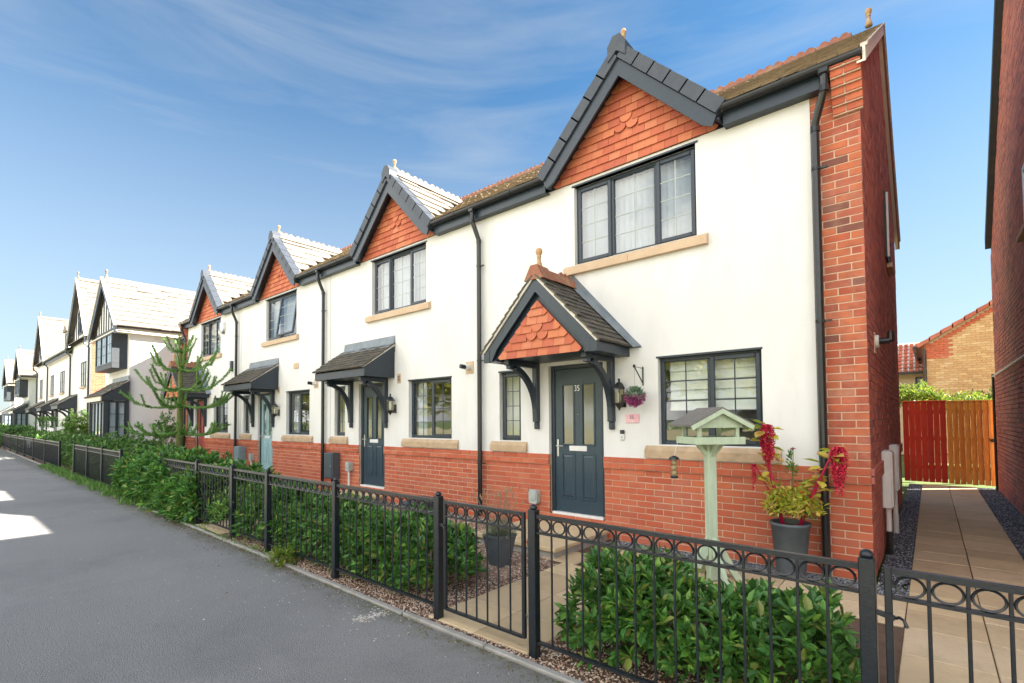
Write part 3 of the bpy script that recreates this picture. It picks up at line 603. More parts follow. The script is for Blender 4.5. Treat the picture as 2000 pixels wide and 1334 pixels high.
def sill(parent, x0, x1, z0, z1, ztop, m, pieces=1, proud=.055, yb=.03):
    w = (x1-x0)/pieces
    for i in range(pieces):
        a, b = x0+w*i+(.002 if i else 0), x0+w*(i+1)-(.002 if i < pieces-1 else 0)
        MB().prism([(yb, z0), (-proud, z0), (-proud, z1), (-.005, ztop), (yb, ztop)], 'x', a, b).build('sill_stone', m, parent)
def clip(poly, a, b, c):
    out = []
    for i in range(len(poly)):
        p, q = poly[i], poly[(i+1) % len(poly)]; dp = a*p[0]+b*p[1]-c; dq = a*q[0]+b*q[1]-c
        if dp <= 0: out.append(p)
        if dp*dq < 0: t = dp/(dp-dq); out.append((p[0]+(q[0]-p[0])*t, p[1]+(q[1]-p[1])*t))
    return out
def gable_tiles(parent, xc, zb, hw, sl, yf, gauge=.105, tw=.166, emblem=True, zmin=0, stuff=False):
    rows = int(hw*sl/gauge)+1; sb = MB()
    er = 2*round(rows*.38/2) if emblem else -9
    for r in range(rows):
        z = zb+gauge*r; top = z+gauge*1.9; off = 0 if r % 2 else tw/2
        n = int(hw/tw)+2
        for i in range(-n, n+1):
            a, b = xc+off+i*tw-tw/2, xc+off+i*tw+tw/2; xm = (a+b)/2-xc
            club = (r == er and abs(xm) < tw*.95) or (r == er+1 and abs(xm) < tw*.45)
            if er >= 0 and r == er and off and abs(abs(xm)-tw/2) > .01: club = False
            g = .0018
            if club:
                k = 7; poly = [(a+g+(b-a-2*g)*(1-cos(pi*t/k))/2, z+tw*.5-sin(pi*t/k)*tw*.5) for t in range(k+1)]+[(b-g, top), (a+g, top)]
            else: poly = [(a+g, z), (b-g, z), (b-g, top), (a+g, top)]
            zz = zb+sl*hw
            poly = clip(poly, sl, 1, sl*xc+zz); poly = clip(poly, -sl, 1, -sl*xc+zz) if poly else poly
            if poly:   # clipped corner at the verge end of each course
                wz = hw-(z-zb)/sl
                if wz > .12:
                    poly = clip(poly, 1, -1.15, xc+wz-.075-1.15*z); poly = clip(poly, -1, -1.15, -xc+wz-.075-1.15*z) if poly else poly
            if len(poly) < 3: continue
            A = abs(sum(poly[i][0]*poly[(i+1) % len(poly)][1]-poly[(i+1) % len(poly)][0]*poly[i][1] for i in range(len(poly))))/2
            if A < .0006: continue
            j = RNG.normal(0, .0012); yt = lambda q: yf-.038-(.010 if club else 0)+j+.040*(q-z)/(2*gauge)
            k = len(poly); vs = [(p[0], yt(p[1]), p[1]) for p in poly]+[(p[0], yt(p[1])+.014, p[1]) for p in poly]
            F = [list(range(k)), list(range(k, 2*k))[::-1]]+[(i2, k+i2, k+(i2+1) % k, (i2+1) % k) for i2 in range(k)]
            if stuff: sb.add(vs, F)
            else: MB().add(vs, F).build('hanging_tile', M_tile, parent)
    if stuff: sb.build('hanging_tiles', M_tile, parent, kind='stuff')
def roof_tiles(name, O, U, Sv, length, arange, gauge, tw, m, parent, pieces=False, th=.02, scale_j=.003):
    O, U, Sv = Vector(O), Vector(U).normalized(), Vector(Sv).normalized(); Nv = U.cross(Sv)
    if Nv.z < 0: Nv = -Nv
    k = int(length/gauge); Vs = []; made = []
    for r in range(k):
        s = r*gauge; a0, a1 = arange(s+gauge*.5); off = (r % 2)*tw/2; i = math.floor((a0-off)/tw)
        while off+i*tw < a1-.01:
            x0, x1 = max(a0, off+i*tw+.002), min(a1, off+(i+1)*tw-.002); i += 1
            if x1-x0 < .02: continue
            j = RNG.normal(0, scale_j); pts = []
            for n_, ss in ((0, s), (0, s+gauge*1.08)):
                for nn in (th if ss == s else .006, -.004 if ss == s else -.01):
                    for xx in (x0, x1): pts.append(tuple(O+U*xx+Sv*ss+Nv*(nn+j)))
            # order: bottom-front hi (0,1), bottom lo (2,3), top hi (4,5), top lo (6,7)
            made.append(pts)
    F = [(0, 1, 5, 4), (0, 2, 3, 1), (0, 4, 6, 2), (1, 3, 7, 5), (2, 6, 7, 3), (4, 5, 7, 6)]
    if pieces:
        for p in made: MB().add(p, F).build(name, m, parent)
    else:
        V_ = np.array(made).reshape(-1, 3); F_ = (np.array(F)[None]+8*np.arange(len(made))[:, None, None]).reshape(-1, 4)
        put(name+'s', npmesh(name, V_, F_, m), parent, kind='stuff')
def finial(parent, c, s=1., m=None):
    MB().lathe([(.055*s, 0), (.05*s, .05*s), (.032*s, .10*s), (.026*s, .17*s), (.034*s, .175*s), (.034*s, .19*s), (.026*s, .20*s), (.04*s, .215*s), (.05*s, .245*s), (.05*s, .265*s), (.038*s, .295*s), (.012*s, .31*s)], c, 12).build('finial', m or M_fin, parent, smooth=True)
def crest_ridge(parent, p0, p1, L_=.45, m=None, skip=()):
    """roll ridge tiles with a bumped crest along p0-p1."""
    p0, p1 = Vector(p0), Vector(p1); d = (p1-p0); n = max(1, round(d.length/L_)); d.normalize(); l = (p1-p0).length/n; a = Vector((-d.y, d.x, 0))
    for i in range(n):
        b = MB(); q0 = p0+d*(l*i+.004); q1 = p0+d*(l*(i+1)-.004)
        sec = [(-.14, -.10), (-.12, -.10), (-.03, .03), (.03, .03), (.12, -.10), (.14, -.10), (.045, .05), (-.045, .05)]
        vs = [tuple(q+a*s[0]+Vector((0, 0, s[1]))) for q in (q0, q1) for s in sec]; k = len(sec)
        b.add(vs, [list(range(k)), list(range(k, 2*k))[::-1]]+[(j, j+k, (j+1) % k+k, (j+1) % k) for j in range(k)])
        if i not in skip:
            L2 = (q1-q0).length; prof = [(0, .04)]
            for c in (.2, .5, .8):
                for t in range(7): prof.append((L2*c-cos(pi*t/6)*L2*.12, .07+sin(pi*t/6)*.038))
            prof.append((L2, .04)); k = len(prof)
            vs = [tuple(q0+d*p[0]+a*s+Vector((0, 0, p[1]))) for s in (-.014, .014) for p in prof]
            b.add(vs, [list(range(k)), list(range(k, 2*k))[::-1]]+[(j, j+k, (j+1) % k+k, (j+1) % k) for j in range(k)])
        b.build('ridge_tile', m or M_ridge, parent)
def gable(parent, xc, hw, zb, sl, yfr, ridge_back, n_caps=6, tiles=True, tilemat=None, stuff=False, zfin=.72, soff=True, apexcap=True, rtw=.33, yback=.02):
    """street gable: hung tiles, bargeboards, verge caps, tiled side slopes, ridge. hw, zb: outer half width and foot height."""
    za = zb+hw*sl; ln = math.hypot(hw, hw*sl); ca, sa = hw/ln, hw*sl/ln
    if tiles: gable_tiles(parent, xc, zb-.19, hw-.06-.0, sl, yback-.02, stuff=stuff)
    for s in (-1, 1):
        def P(t, n_): return (xc+s*(hw-t*ca+n_*sa*0), 0)
        # profile in (x,z): along slope t from foot, offset d below the outer line
        def pt(t, d): return (xc+s*(hw-t*ca-d*sa), zb+t*sa-d*ca)
        b = MB().prism([pt(-.06, .14), pt(ln-.14*(hw*sl/hw), .14), (xc, za-.14/ca), (xc, za-.30/ca), pt(.12, .30), pt(.0, .30)][0:1]+[(xc, za-.14/ca), (xc, za-.29/ca), pt(.02, .29), pt(-.10, .24)], 'y', yfr, yfr+.03)
        b.build('bargeboard', M_dark, parent)
        if soff: MB().prism([pt(-.1, .145), (xc, za-.145/ca), (xc, za-.165/ca), pt(-.1, .165)], 'y', yfr+.03, yback).build('soffit_board', M_dark, parent)
        L_ = (ln-.10)/n_caps
        for i in range(n_caps):
            t0, t1 = L_*i-.05, L_*(i+1)-.03; jj = -.006*(0)
            e0 = .012; vs = []
            for y_, o_ in ((yfr-.03, 0), (yfr+.16, 0)):
                for t, up in ((t0, .014), (t1, .008)):
                    vs += [(pt(t, -up)[0], y_, pt(t, -up)[1]), (pt(t, .135)[0], y_+(0 if y_ < yfr else 0), pt(t, .135)[1])]
            MB().add(vs, [(0, 1, 3, 2), (4, 6, 7, 5), (0, 2, 6, 4), (1, 5, 7, 3), (0, 4, 5, 1), (2, 3, 7, 6)]).build('verge_cap', M_cap, parent)
    if apexcap:
        MB().prism([(xc-.12, za-.22), (xc, za-.12), (xc+.12, za-.22), (xc+.125, za-.04), (xc+.05, za+.075), (xc-.05, za+.075), (xc-.125, za-.04)], 'y', yfr-.045, yfr+.17).build('apex_cap', M_cap, parent)
    # side slopes run back to the main roof
    for s in (-1, 1):
        O = (xc+s*hw, yfr+.1, zb); U = (0, 1, 0); Sv = (-s*ca, 0, sa)
        yb_at = lambda st: ridge_back(zb+st*sa)
        roof_tiles('roof_tile', O, U, Sv, ln, lambda st, O=O: (0.06, max(.1, yb_at(st)-O[1])), .29, rtw, tilemat or M_rooflt, parent, pieces=not stuff, th=.03, scale_j=.004)
    yb = ridge_back(za)
    crest_ridge(parent, (xc, yfr+.12, za+.02), (xc, yb, za+.02), m=M_rooflt)  # ridge given the pale tile colour, painting in the sun's glare
    finial(parent, (xc, yfr+.16, za+.05), zfin, M_fin)

def bracket(parent, x, y_out, ztop, zbot, w=.075, m=None):
    m = m or M_dark; b = MB()
    b.box(x-w/2, x+w/2, -.095, -.004, zbot+.10, ztop, bev=.006); b.box(x-w*.4, x+w*.4, -.075, -.004, zbot, zbot+.10, bev=.01)
    b.box(x-w/2, x+w/2, y_out, -.095, ztop-.075, ztop, bev=.006)
    k = 12; pts = []; H = ztop-.06-(zbot+.22); D = -y_out-.10
    for i in range(k+1):
        t = i/k*pi/2; pts.append((x, -.06-D*(1-cos(t)), zbot+.20+H*sin(t)))
    b.sweep(pts, w*.86, .075, up=(0, -1, .2)); b.build('bracket', m, parent)
def door(parent, x0, x1, z0, z1, yf, leaf_m, frame_m, number=None, knob_side=-1):
    F = .055; fr = MB(); fr.box(x0, x0+F, yf-.01, yf+.05, z0, z1, bev=.006); fr.box(x1-F, x1, yf-.01, yf+.05, z0, z1, bev=.006); fr.box(x0+F, x1-F, yf-.01, yf+.05, z1-F, z1, bev=.006)
    fr.build('door_frame', frame_m, parent)
    MB().box(x0+.03, x1-.03, yf-.05, yf+.04, z0-.0, z0+.038, bev=.006).build('door_sill', M_white, parent)
    a, b, c0, c1 = x0+F+.004, x1-F-.004, z0+.045, z1-F-.004; w = b-a; y = yf+.012; d = MB()
    lw = w*.23; l0, l1 = a+w*.17, a+w*.17+lw; r0, r1 = b-w*.17-lw, b-w*.17
    gz0, gz1 = c0+(c1-c0)*.475, c1-.22; pz0, pz1 = c0+.20, c0+(c1-c0)*.40
    # leaf with the two glazed openings left open
    holes = [(l0, l1, gz0, gz1), (r0, r1, gz0, gz1)]
    xs = [a, l0, l1, r0, r1, b]; zs = [c0, gz0, gz1, c1]
    for i in range(5):
        for j in range(3):
            if i in (1, 3) and j == 1: continue
            d.box(xs[i], xs[i+1], y, y+.042, zs[j], zs[j+1])
    lf = d.build('door', leaf_m, parent)
    for h in holes:
        m_ = MB(); e = .022
        m_.box(h[0]-e, h[0], y-.012, y, h[2]-e, h[3]+e, bev=.004); m_.box(h[1], h[1]+e, y-.012, y, h[2]-e, h[3]+e, bev=.004)
        m_.box(h[0], h[1], y-.012, y, h[2]-e, h[2], bev=.004); m_.box(h[0], h[1], y-.012, y, h[3], h[3]+e, bev=.004); m_.build('moulding', leaf_m, lf)
        MB().quad((h[0], y+.012, h[2]), (h[1], y+.012, h[2]), (h[1], y+.012, h[3]), (h[0], y+.012, h[3])).build('pane', M_frost, lf)
    for h in ((l0, l1), (r0, r1)):
        m_ = MB(); e = .02; p0, p1 = h[0]-.005, h[1]+.005
        for q in ((p0-e, p0, pz0-e, pz1+e), (p1, p1+e, pz0-e, pz1+e)): m_.box(q[0], q[1], y-.009, y, q[2], q[3], bev=.004)
        m_.box(p0, p1, y-.009, y, pz0-e, pz0, bev=.004); m_.box(p0, p1, y-.009, y, pz1, pz1+e, bev=.004)
        i0, i1, k0, k1 = p0+.03, p1-.03, pz0+.03, pz1-.03
        m_.add([(p0+.008, y, pz0+.008), (p1-.008, y, pz0+.008), (p1-.008, y, pz1-.008), (p0+.008, y, pz1-.008), (i0, y-.012, k0), (i1, y-.012, k0), (i1, y-.012, k1), (i0, y-.012, k1)], [(4, 5, 6, 7), (0, 1, 5, 4), (1, 2, 6, 5), (2, 3, 7, 6), (3, 0, 4, 7)])
        m_.build('door_panel', leaf_m, lf)
    zc = c0+(c1-c0)*.445; hx = a+.045
    h_ = MB(); h_.box(hx-.014, hx+.014, y-.012, y, zc-.12, zc+.12, bev=.005); h_.tube([(hx, y-.01, zc+.03), (hx, y-.055, zc+.03), (hx+.12, y-.055, zc+.03)], .009, 8); h_.build('handle', M_metal, lf)
    xm = (a+b)/2
    MB().box(xm-.14, xm+.14, y-.014, y, zc-.035, zc+.035, bev=.006).build('letterbox', M_white, lf)
    MB().lathe([(.006, 0), (.006, .004)], (xm, y-.003, c0+(c1-c0)*.68), 8).build('spyhole', M_metal, lf)
    if number: text(number, lf, xm-.055, y-.006, gz1-.085, .115, M_num, sx=.80)
    r = MB(); r.quad((x0, yf+1.2, z0), (x1, yf+1.2, z0), (x1, yf+1.2, z1), (x0, yf+1.2, z1)); r.quad((x0, yf+.06, z0), (x0, yf+1.2, z0), (x0, yf+1.2, z1), (x0, yf+.06, z1)); r.quad((x1, yf+.06, z0), (x1, yf+.06, z1), (x1, yf+1.2, z1), (x1, yf+1.2, z0)); r.quad((x0, yf+.06, z1), (x0, yf+1.2, z1), (x1, yf+1.2, z1), (x1, yf+.06, z1))
    r.build('hall_interior', M_room, lf)
    return lf
def text(s, parent, x, y, z, size, m, sx=1., name='house_number', rz=0.):
    c = bpy.data.curves.new('lettering', 'FONT'); c.body = s; c.size = size; c.extrude = .0015; c.materials.append(m)
    tmp = bpy.data.objects.new('lettering', c); me = bpy.data.meshes.new_from_object(tmp); bpy.data.objects.remove(tmp)
    o = bpy.data.objects.new(name, me); COL.objects.link(o); o.parent = parent
    if parent.type == 'EMPTY': o.matrix_parent_inverse = Matrix.Translation(-Vector(parent.location))
    o.location = (x, y, z); o.rotation_euler = (pi/2, 0, rz); o.scale = (sx, 1, 1); return o
def gabled_porch(h, X):
    p = MB().box(X-4.10, X-2.46, -.76, -.01, 2.335, 2.36).build('porch', M_dark, h)
    xc, hw, zb, sl = X-3.28, .875, 2.46, 1.02; za = zb+hw*sl; yf = -.80; ln = math.hypot(hw, hw*sl); ca, sa = hw/ln, hw*sl/ln
    gable_tiles(p, xc, 2.325, hw-.19, sl, yf+.05, gauge=.1, tw=.166)
    MB().prism([(xc-hw+.1, 2.34), (xc+hw-.1, 2.34), (xc, za-.16)], 'y', yf+.055, yf+.07).build('gable_board', M_dark, p)
    def pt(s, t, d): return (xc+s*(hw-t*ca-d*sa), zb+t*sa-d*ca)
    for s in (-1, 1):
        MB().prism([pt(s, .0, .035), (xc, za-.035/ca), (xc, za-.16/ca), (pt(s, .16, .16)[0], pt(s, .16, .16)[1]), (xc+s*(hw-.14), 2.31), (xc+s*(hw-.02), 2.31), (xc+s*(hw-.02), zb-.04)], 'y', yf-.012, yf+.018).build('bargeboard', M_dark, p)
        MB().prism([pt(s, -.03, 0.), (xc, za), (xc, za-.034/ca), pt(s, -.03, .034)], 'y', yf-.03, yf+.03).build('verge_mortar', M_verge, p)
        MB().box(xc+s*(hw-.04), xc+s*(hw-.01), yf+.018, -.0, 2.31, 2.47, bev=.004).build('fascia', M_dark, p)
        MB().box(xc+s*(hw-.19), xc+s*(hw-.04), yf+.018, -.0, 2.312, 2.332).build('soffit_board', M_dark, p)
        roof_tiles('porch_tile', (xc+s*(hw+.035), yf-.045, zb-.035), (0, 1, 0), (-s*ca, 0, sa), ln+.03, lambda st: (0, .84), .105, .165, M_ptile, p, pieces=True, th=.022)
        # stepped lead flashing against the wall
        fl = MB(); o = .035
        A = Vector((xc+s*(hw+.16), -.012, zb-.05)); B_ = Vector((xc+s*.02, -.012, za+.17)); C_ = Vector((xc+s*.0, -.012, za-.0)); D_ = Vector((xc+s*(hw+.0), -.012, zb-.05))
        fl.add([tuple(A), tuple(B_), tuple(C_), tuple(D_)]+[(v.x, v.y+.01, v.z) for v in (A, B_, C_, D_)], [(0, 1, 2, 3), (0, 4, 5, 1), (0, 3, 7, 4)])
        fl.add([(xc+s*(hw+.10), -.13, zb-.055), (xc+s*.0, -.13, za+.045), (xc+s*.0, -.014, za+.10), (xc+s*(hw+.15), -.014, zb-.03)], [(0, 1, 2, 3)])
        fl.build('lead_flashing', M_lead, p)
    for q0 in (xc-hw, xc+hw-.1): MB().box(q0, q0+.1, yf-.02, yf+.03, 2.30, 2.46, bev=.004).build('box_end', M_dark, p)
    crest_ridge(p, (xc, -.62, za+.03), (xc, -.0, za+.03), L_=.31, skip=(0,))
    k = MB(); sec = [(-.15, -.12), (-.05, .06), (.05, .06), (.15, -.12)]
    k.prism([(xc+a, za+.04+b) for a, b in sec], 'y', -.84, -.60).build('ridge_end', M_ridge, p)
    finial(p, (xc, -.72, za+.07), .88)
    bracket(p, X-3.86, -.70, 2.335, 1.40); bracket(p, X-2.66, -.70, 2.335, 1.40)
def leanto_porch(h, X, w=.86, xc=-3.33, yf=-.66, m=None):
    x0, x1 = X+xc-w, X+xc+w
    p = MB().box(x0+.03, x1-.03, yf+.02, -.01, 2.345, 2.37).build('porch', M_dark, h)
    zt, zf = 2.97, 2.50; sl = (zt-zf)/(-yf); ln = math.hypot(zt-zf, yf)
    MB().box(x0, x1, yf-.005, yf+.02, 2.34, 2.48, bev=.004).build('fascia', M_cap, p)
    for s, xx in ((-1, x0), (1, x1)):
        a, b = (xx, xx+.025) if s < 0 else (xx-.025, xx)
        MB().prism([(yf+.02, 2.34), (-.005, 2.34), (-.005, zt-.02), (yf+.02, zf-.02)], 'x', a, b).build('side_panel', M_dark, p)
        a, b = (xx-.012, xx+.012) if s < 0 else (xx-.012, xx+.012)
        MB().prism([(yf-.005, 2.36), (yf-.005, zf-.01), (-.005, zt-.012), (-.005, zt-.14)], 'x', a, b).build('bargeboard', M_dark, p)
        MB().prism([(yf-.03, zf-.008), (yf-.03, zf+.02), (-.005, zt+.018), (-.005, zt-.008)], 'x', xx-.03, xx+.03).build('verge_mortar', M_verge, p)
    roof_tiles('porch_tile', (x0-.035, yf-.05, zf), (1, 0, 0), (0, -yf, zt-zf), ln+.05, lambda st: (0, 2*w+.07), .105, .165, M_ptile, p, pieces=True, th=.022)
    MB().prism([(-.16, zt-.06), (-.035, zt+.03), (-.014, zt+.17), (-.006, zt+.17), (-.006, zt-.05)], 'x', x0+.0, x1+.02).build('lead_flashing', M_lead, p)
    bracket(p, X+xc-.57, yf+.06, 2.345, 1.40); bracket(p, X+xc+.62, yf+.06, 2.345, 1.40)
def downpipe(parent, x, top=4.83, yt=-.182, xo=0., y=-.075, zb=.05, m=None, r=.036):
    b = MB(); b.box(x+xo-.045, x+xo+.045, yt-.05, yt+.05, top-.03, top+.03, bev=.01)
    b.tube([(x+xo, yt, top), (x+xo, yt, top-.16), (x+xo*.8, yt+.02, top-.21), (x+xo*.1, y-.02, top-.40), (x, y, top-.45), (x, y, top-.55), (x, y, 2.6), (x, y, zb)], r, 10)
    for z in (top-.47, top-.16): b.lathe([(r+.006, 0), (r+.006, .06)], (x if z < top-.3 else x+xo, y if z < top-.3 else yt, z-.03), 10)
    p = b.build('downpipe', m or M_black, parent, smooth=False)
    for z in (3.95, 2.45, .85):
        c = MB().lathe([(r+.006, 0), (r+.006, .03)], (x, y, z), 10); c.box(x+.03, x+.10, y-.006, y+.02, z+.006, z+.022); c.build('pipe_clip', M_black, p)
def gutter(parent, x0, x1, y=-.182, z=4.895, r=.056, m=None, endcaps=(False, False)):
    b = MB(); k = 8; vs = []
    for x in (x0, x1):
        for rr in (r, r-.006):
            for i in range(k+1): t = pi*i/k; vs.append((x, y-rr*cos(t), z-rr*sin(t)))
    n = k+1
    F = [(i, i+1, 2*n+i+1, 2*n+i) for i in range(k)]+[(n+i+1, n+i, 3*n+i, 3*n+i+1) for i in range(k)]+[(0, 2*n, 3*n, n), (n-1, 2*n-1, 4*n-1, 3*n-1)]
    b.add(vs, F)
    for x, e in ((x0, endcaps[0]), (x1, endcaps[1])):
        if e:
            prof = [(y-(r+.006)*cos(pi*i/k), z-(r+.006)*sin(pi*i/k)) for i in range(k+1)]; b.prism(prof, 'x', x-.01, x+.02)
    g = b.build('gutter', m or M_black, parent)
    n_ = max(1, int(abs(x1-x0)/.85))
    for i in range(n_):
        xx = x0+(x1-x0)*(i+.5)/n_; prof = [(y-(r+.007)*cos(pi*j/k), z+.004-(r+.007)*sin(pi*j/k)) for j in range(k+1)]+[(y+r-.004, z+.006), (y-r+.004, z+.006)][::1]
        MB().prism(prof[:k+1], 'x', xx-.014, xx+.014).build('gutter_bracket', m or M_black, g)
    return g
def flue(parent, x, z, m=None):
    p = MB().box(x-.09, x+.09, -.018, -.004, z-.10, z+.10, bev=.004).build('flue_plate', M_stone2, parent)
    MB().tube([(x, -.015, z), (x, -.12, z)], .045, 12, cap=True).build('flue_pipe', M_white, p); MB().tube([(x, -.11, z), (x-.02, -.20, z+.01)], .036, 10).build('flue_cowl', M_black, p)
def roundvent(parent, x, z):
    p = MB().box(x-.055, x+.055, -.016, -.004, z-.09, z+.09, bev=.003).build('vent', M_stone2, parent)
    v = MB()
    for i in range(4): v.box(x-.03, x+.03, -.024, -.016, z-.05+i*.028, z-.038+i*.028)
    v.build('louvre', M_timber, p)
EAVE = 4.95; RIDGE = 7.12; RSL = (RIDGE-EAVE)/3.18
yroof = lambda z: -.18+(z-EAVE)/RSL
def terraced_house(n, X, label, porch, door_m, number=None, limit=300, piecelimit=True):
    x0, x1 = X-4.77, X
    h = thing('terraced_house', label, 'house', (X-2.4, 0, 0), group='white rendered terraced houses')
    door_h = (X-3.67, X-2.80, .22, 2.285); nw = (X-4.60, X-4.18, 1.225, 2.26); gw = (X-2.05, X-.905, 1.225, 2.26); uw = (X-3.21, X-1.555, 3.63, 4.70)
    holes = [door_h, nw, gw, uw]
    pier = (X-.41, X) if n == 0 else ((X-4.77, X-4.45) if n == 3 else None)
    rx0, rx1 = (x0 if n != 3 else X-4.45), (x1 if n else X-.41)
    holed_wall(rx0, rx1, 1.05, 4.76, holes, -.008, .075, 'rendered_wall', M_render, h)
    MB().quad((rx0, -.0075, 4.76), (rx1, -.0075, 4.76), (rx1, 0.06, 4.95), (rx0, 0.06, 4.95)).build('wall_head', M_dark, h)
    # plinth
    holed_wall(x0, x1, 0, 1.05, [door_h], .004, .07, 'mortar_bed', M_mortar, h)
    B = [(a, b, c, d, -.001) for a, b, c, d in brick_field(x0, x1, -.0, .9, [door_h], stag=0)]
    B += [(a, b, c, d, -.026) for a, b, c, d in brick_field(x0, x1, .9, 1.05, [door_h], stag=0)]
    MB().box(x0, door_h[0], -.018, .004, .905, 1.048).build('plinth_course', M_mortar, h); MB().box(door_h[1], x1, -.018, .004, .905, 1.048).build('plinth_course', M_mortar, h)
    if pier:
        holed_wall(pier[0], pier[1], 1.05, 4.95, [], .004, .02, 'pier_mortar', M_mortar, h)
        Bp = [(a, b, c, d, -.001) for a, b, c, d in brick_field(pier[0], pier[1], 1.05, 4.95, [], stag=1)]
        if n == 0: lay_bricks(h, Bp, 0, 150, M_brickp)
        else: lay_bricks(h, Bp, 0, 0, M_brickp)
        limit = limit-150 if n == 0 else limit
        # corbelled eaves course at the corner
        s = 1 if n == 0 else -1; xa = X if n == 0 else X-4.77
        for i in range(6):
            z = 4.445+i*.075; pr = .045+.032*i
            for a, b in ((.03, -.10), (-.11, -.215)):
                MB().box(xa+s*a, xa+s*b, -pr, .0, z+.010, z+.075, bev=.004).build('corbel_brick', M_brick, h)
            MB().box(xa+s*.027, xa-s*.213, -pr+.01, .0, z-.002, z+.0745).build('corbel_mortar', M_mortar, h)
    lay_bricks(h, B, 0, limit, M_brick)
    # windows
    bars = dict(barw=.010, barm=M_cap)
    if n == 0: window(h, *gw, .06, [(1.05, 'fix'), (1, 'sash')], fill=romanblind, barw=.014)
    else: window(h, *gw, .06, [(1.05, 'fix'), (1, 'sash')], fill=halfcurt, **bars)
    window(h, *nw, .06, [(1, 'sash')], glass=M_frost, fill=frostfill, **bars)
    up = [(.85, 'sash'), (1, 'fix'), (.8, 'sash')] if n in (0, 1, 3) else [(.8, 'sash'), (1, 'open')]
    window(h, *uw, .06, up, fill=vblinds if n == 0 else (lambda w, a, b, c, d, y: curtains(w, a, b, c, d, y, wl=.10)), barw=.009, barm=M_palebox)
    MB().box(uw[0]-.03, uw[1]+.03, -.02, .055, 4.70, 4.722).build('head_board', M_dark, h)
    for w in (gw, nw): MB().box(w[0]-.02, w[1]+.01, -.014, .06, w[3]-.004, w[3]+.018).build('head_trim', M_dark, h)
    sill(h, gw[0]-.17, gw[1]+.17, 1.066, 1.155, 1.215, M_stone, 2, proud=.05); sill(h, nw[0]-.17, nw[1]+.12, 1.066, 1.155, 1.215, M_stone, 1, proud=.05); sill(h, uw[0]-.15, uw[1]+.13, 3.495, 3.585, 3.63, M_stone2, 2, proud=.07)
    door(h, *door_h, .055, door_m, M_dark if n != 2 else M_dark, number)
    if porch == 'gable': gabled_porch(h, X)
    else: leanto_porch(h, X)
    # eaves between the street gables
    gxc, ghw = X-2.41, 1.22
    for a, b, ec in ((x0, gxc-ghw+.02, (False, True)), (gxc+ghw-.02, x1+(.02 if n == 0 else 0), (True, n == 0))):
        bf = b-.28 if (n == 0 and b > X) else b
        MB().box(a, bf, -.125, -.10, 4.715, 4.90, bev=.003).build('fascia', M_dark, h); MB().box(a, bf, -.10, -.006, 4.72, 4.73).build('soffit_board', M_dark, h)
        gutter(h, a, b, endcaps=ec)
    gable(h, gxc, ghw, EAVE, 1.025, -.215, yroof, tilemat=M_rooflt)
    # main roof and rear slope
    O = (x0, -.19, EAVE-.01); S_ = (0, 3.18, RIDGE-EAVE); ln = math.hypot(3.18, RIDGE-EAVE)
    def rng(st):
        return (0, 4.77+(.07 if n == 0 else 0))
    # leave the gables' footprint open: tiles in two fields below the valley
    k = lambda st: max(0, ghw-(st*S_[2]/ln)/1.025)
    roof_tiles('main_roof_tile', O, (1, 0, 0), S_, ln, lambda st: (0, gxc-k(st)-x0), .102, .165, M_roof, h, th=.018)
    roof_tiles('main_roof_tile', O, (1, 0, 0), S_, ln, lambda st: (gxc+k(st)-x0, rng(st)[1]), .102, .165, M_roof, h, th=.018)
    r = MB(); zr = lambda y: EAVE-.045+(y+.16)*RSL
    for a_, b_, ya in ((x0, gxc-ghw, -.16), (gxc-ghw, gxc+ghw, .05), (gxc+ghw, x1, -.16)): r.quad((a_, ya, zr(ya)), (b_, ya, zr(ya)), (b_, 3, zr(3)), (a_, 3, zr(3)))
    r.quad((x0, 6.3, EAVE-.04), (x0, 3, RIDGE-.03), (x1, 3, RIDGE-.03), (x1, 6.3, EAVE-.04)); r.build('roof', M_roof, h)
    crest_ridge(h, (x0, 3, RIDGE-.01), (x1-(.3 if n == 0 else 0), 3, RIDGE-.01))
    MB().quad((x0, 6, 0), (x0, 6, 4.95), (x1, 6, 4.95), (x1, 6, 0)).build('rear_wall', M_sidemort, h)
    # party/side walls
    if n in (0, 3):
        xs = X if n == 0 else x0; s = 1 if n == 0 else -1
        pts = [(0, 0), (6, 0), (6, 4.95), (3, RIDGE-.06), (0, 4.95)]
        MB().add([(xs-s*.004, p[0]+.004*(p[0] == 0), p[1]) for p in pts], [(0, 1, 2, 3, 4)]).build('side_wall', M_sidemort, h)
        if n == 0:
            Bs = [(a, b, c, d) for a, b, c, d in brick_field(-6.0, 0.0, 0, 7.05, [], stag=0)]
            Bx = []
            for a, b, c, d in Bs:
                ya, yb_ = -b, -a; lim = min(6, 3+(RIDGE-.1-d)/RSL); lo = max(0, 3-(RIDGE-.1-d)/RSL) if d > 4.95 else 0
                if d > 4.95 and (ya < lo or yb_ > lim): continue
                Bx.append((ya, yb_, c, d))
            Bx.sort(key=lambda q: q[0])
            near = [q for q in Bx if q[0] < .5 and q[2] < 4.4]; rest = [q for q in Bx if not (q[0] < .5 and q[2] < 4.4)]
            boxes('side_brickwork', [(xs-.02, xs+.001+RNG.normal(0, .0012)+(.025 if .9 <= q[2] < 1.04 else 0), q[0]+(.001 if q[0] < .01 else 0), q[1], q[2], q[3]) for q in Bx], M_sidebrick, h, kind='stuff')
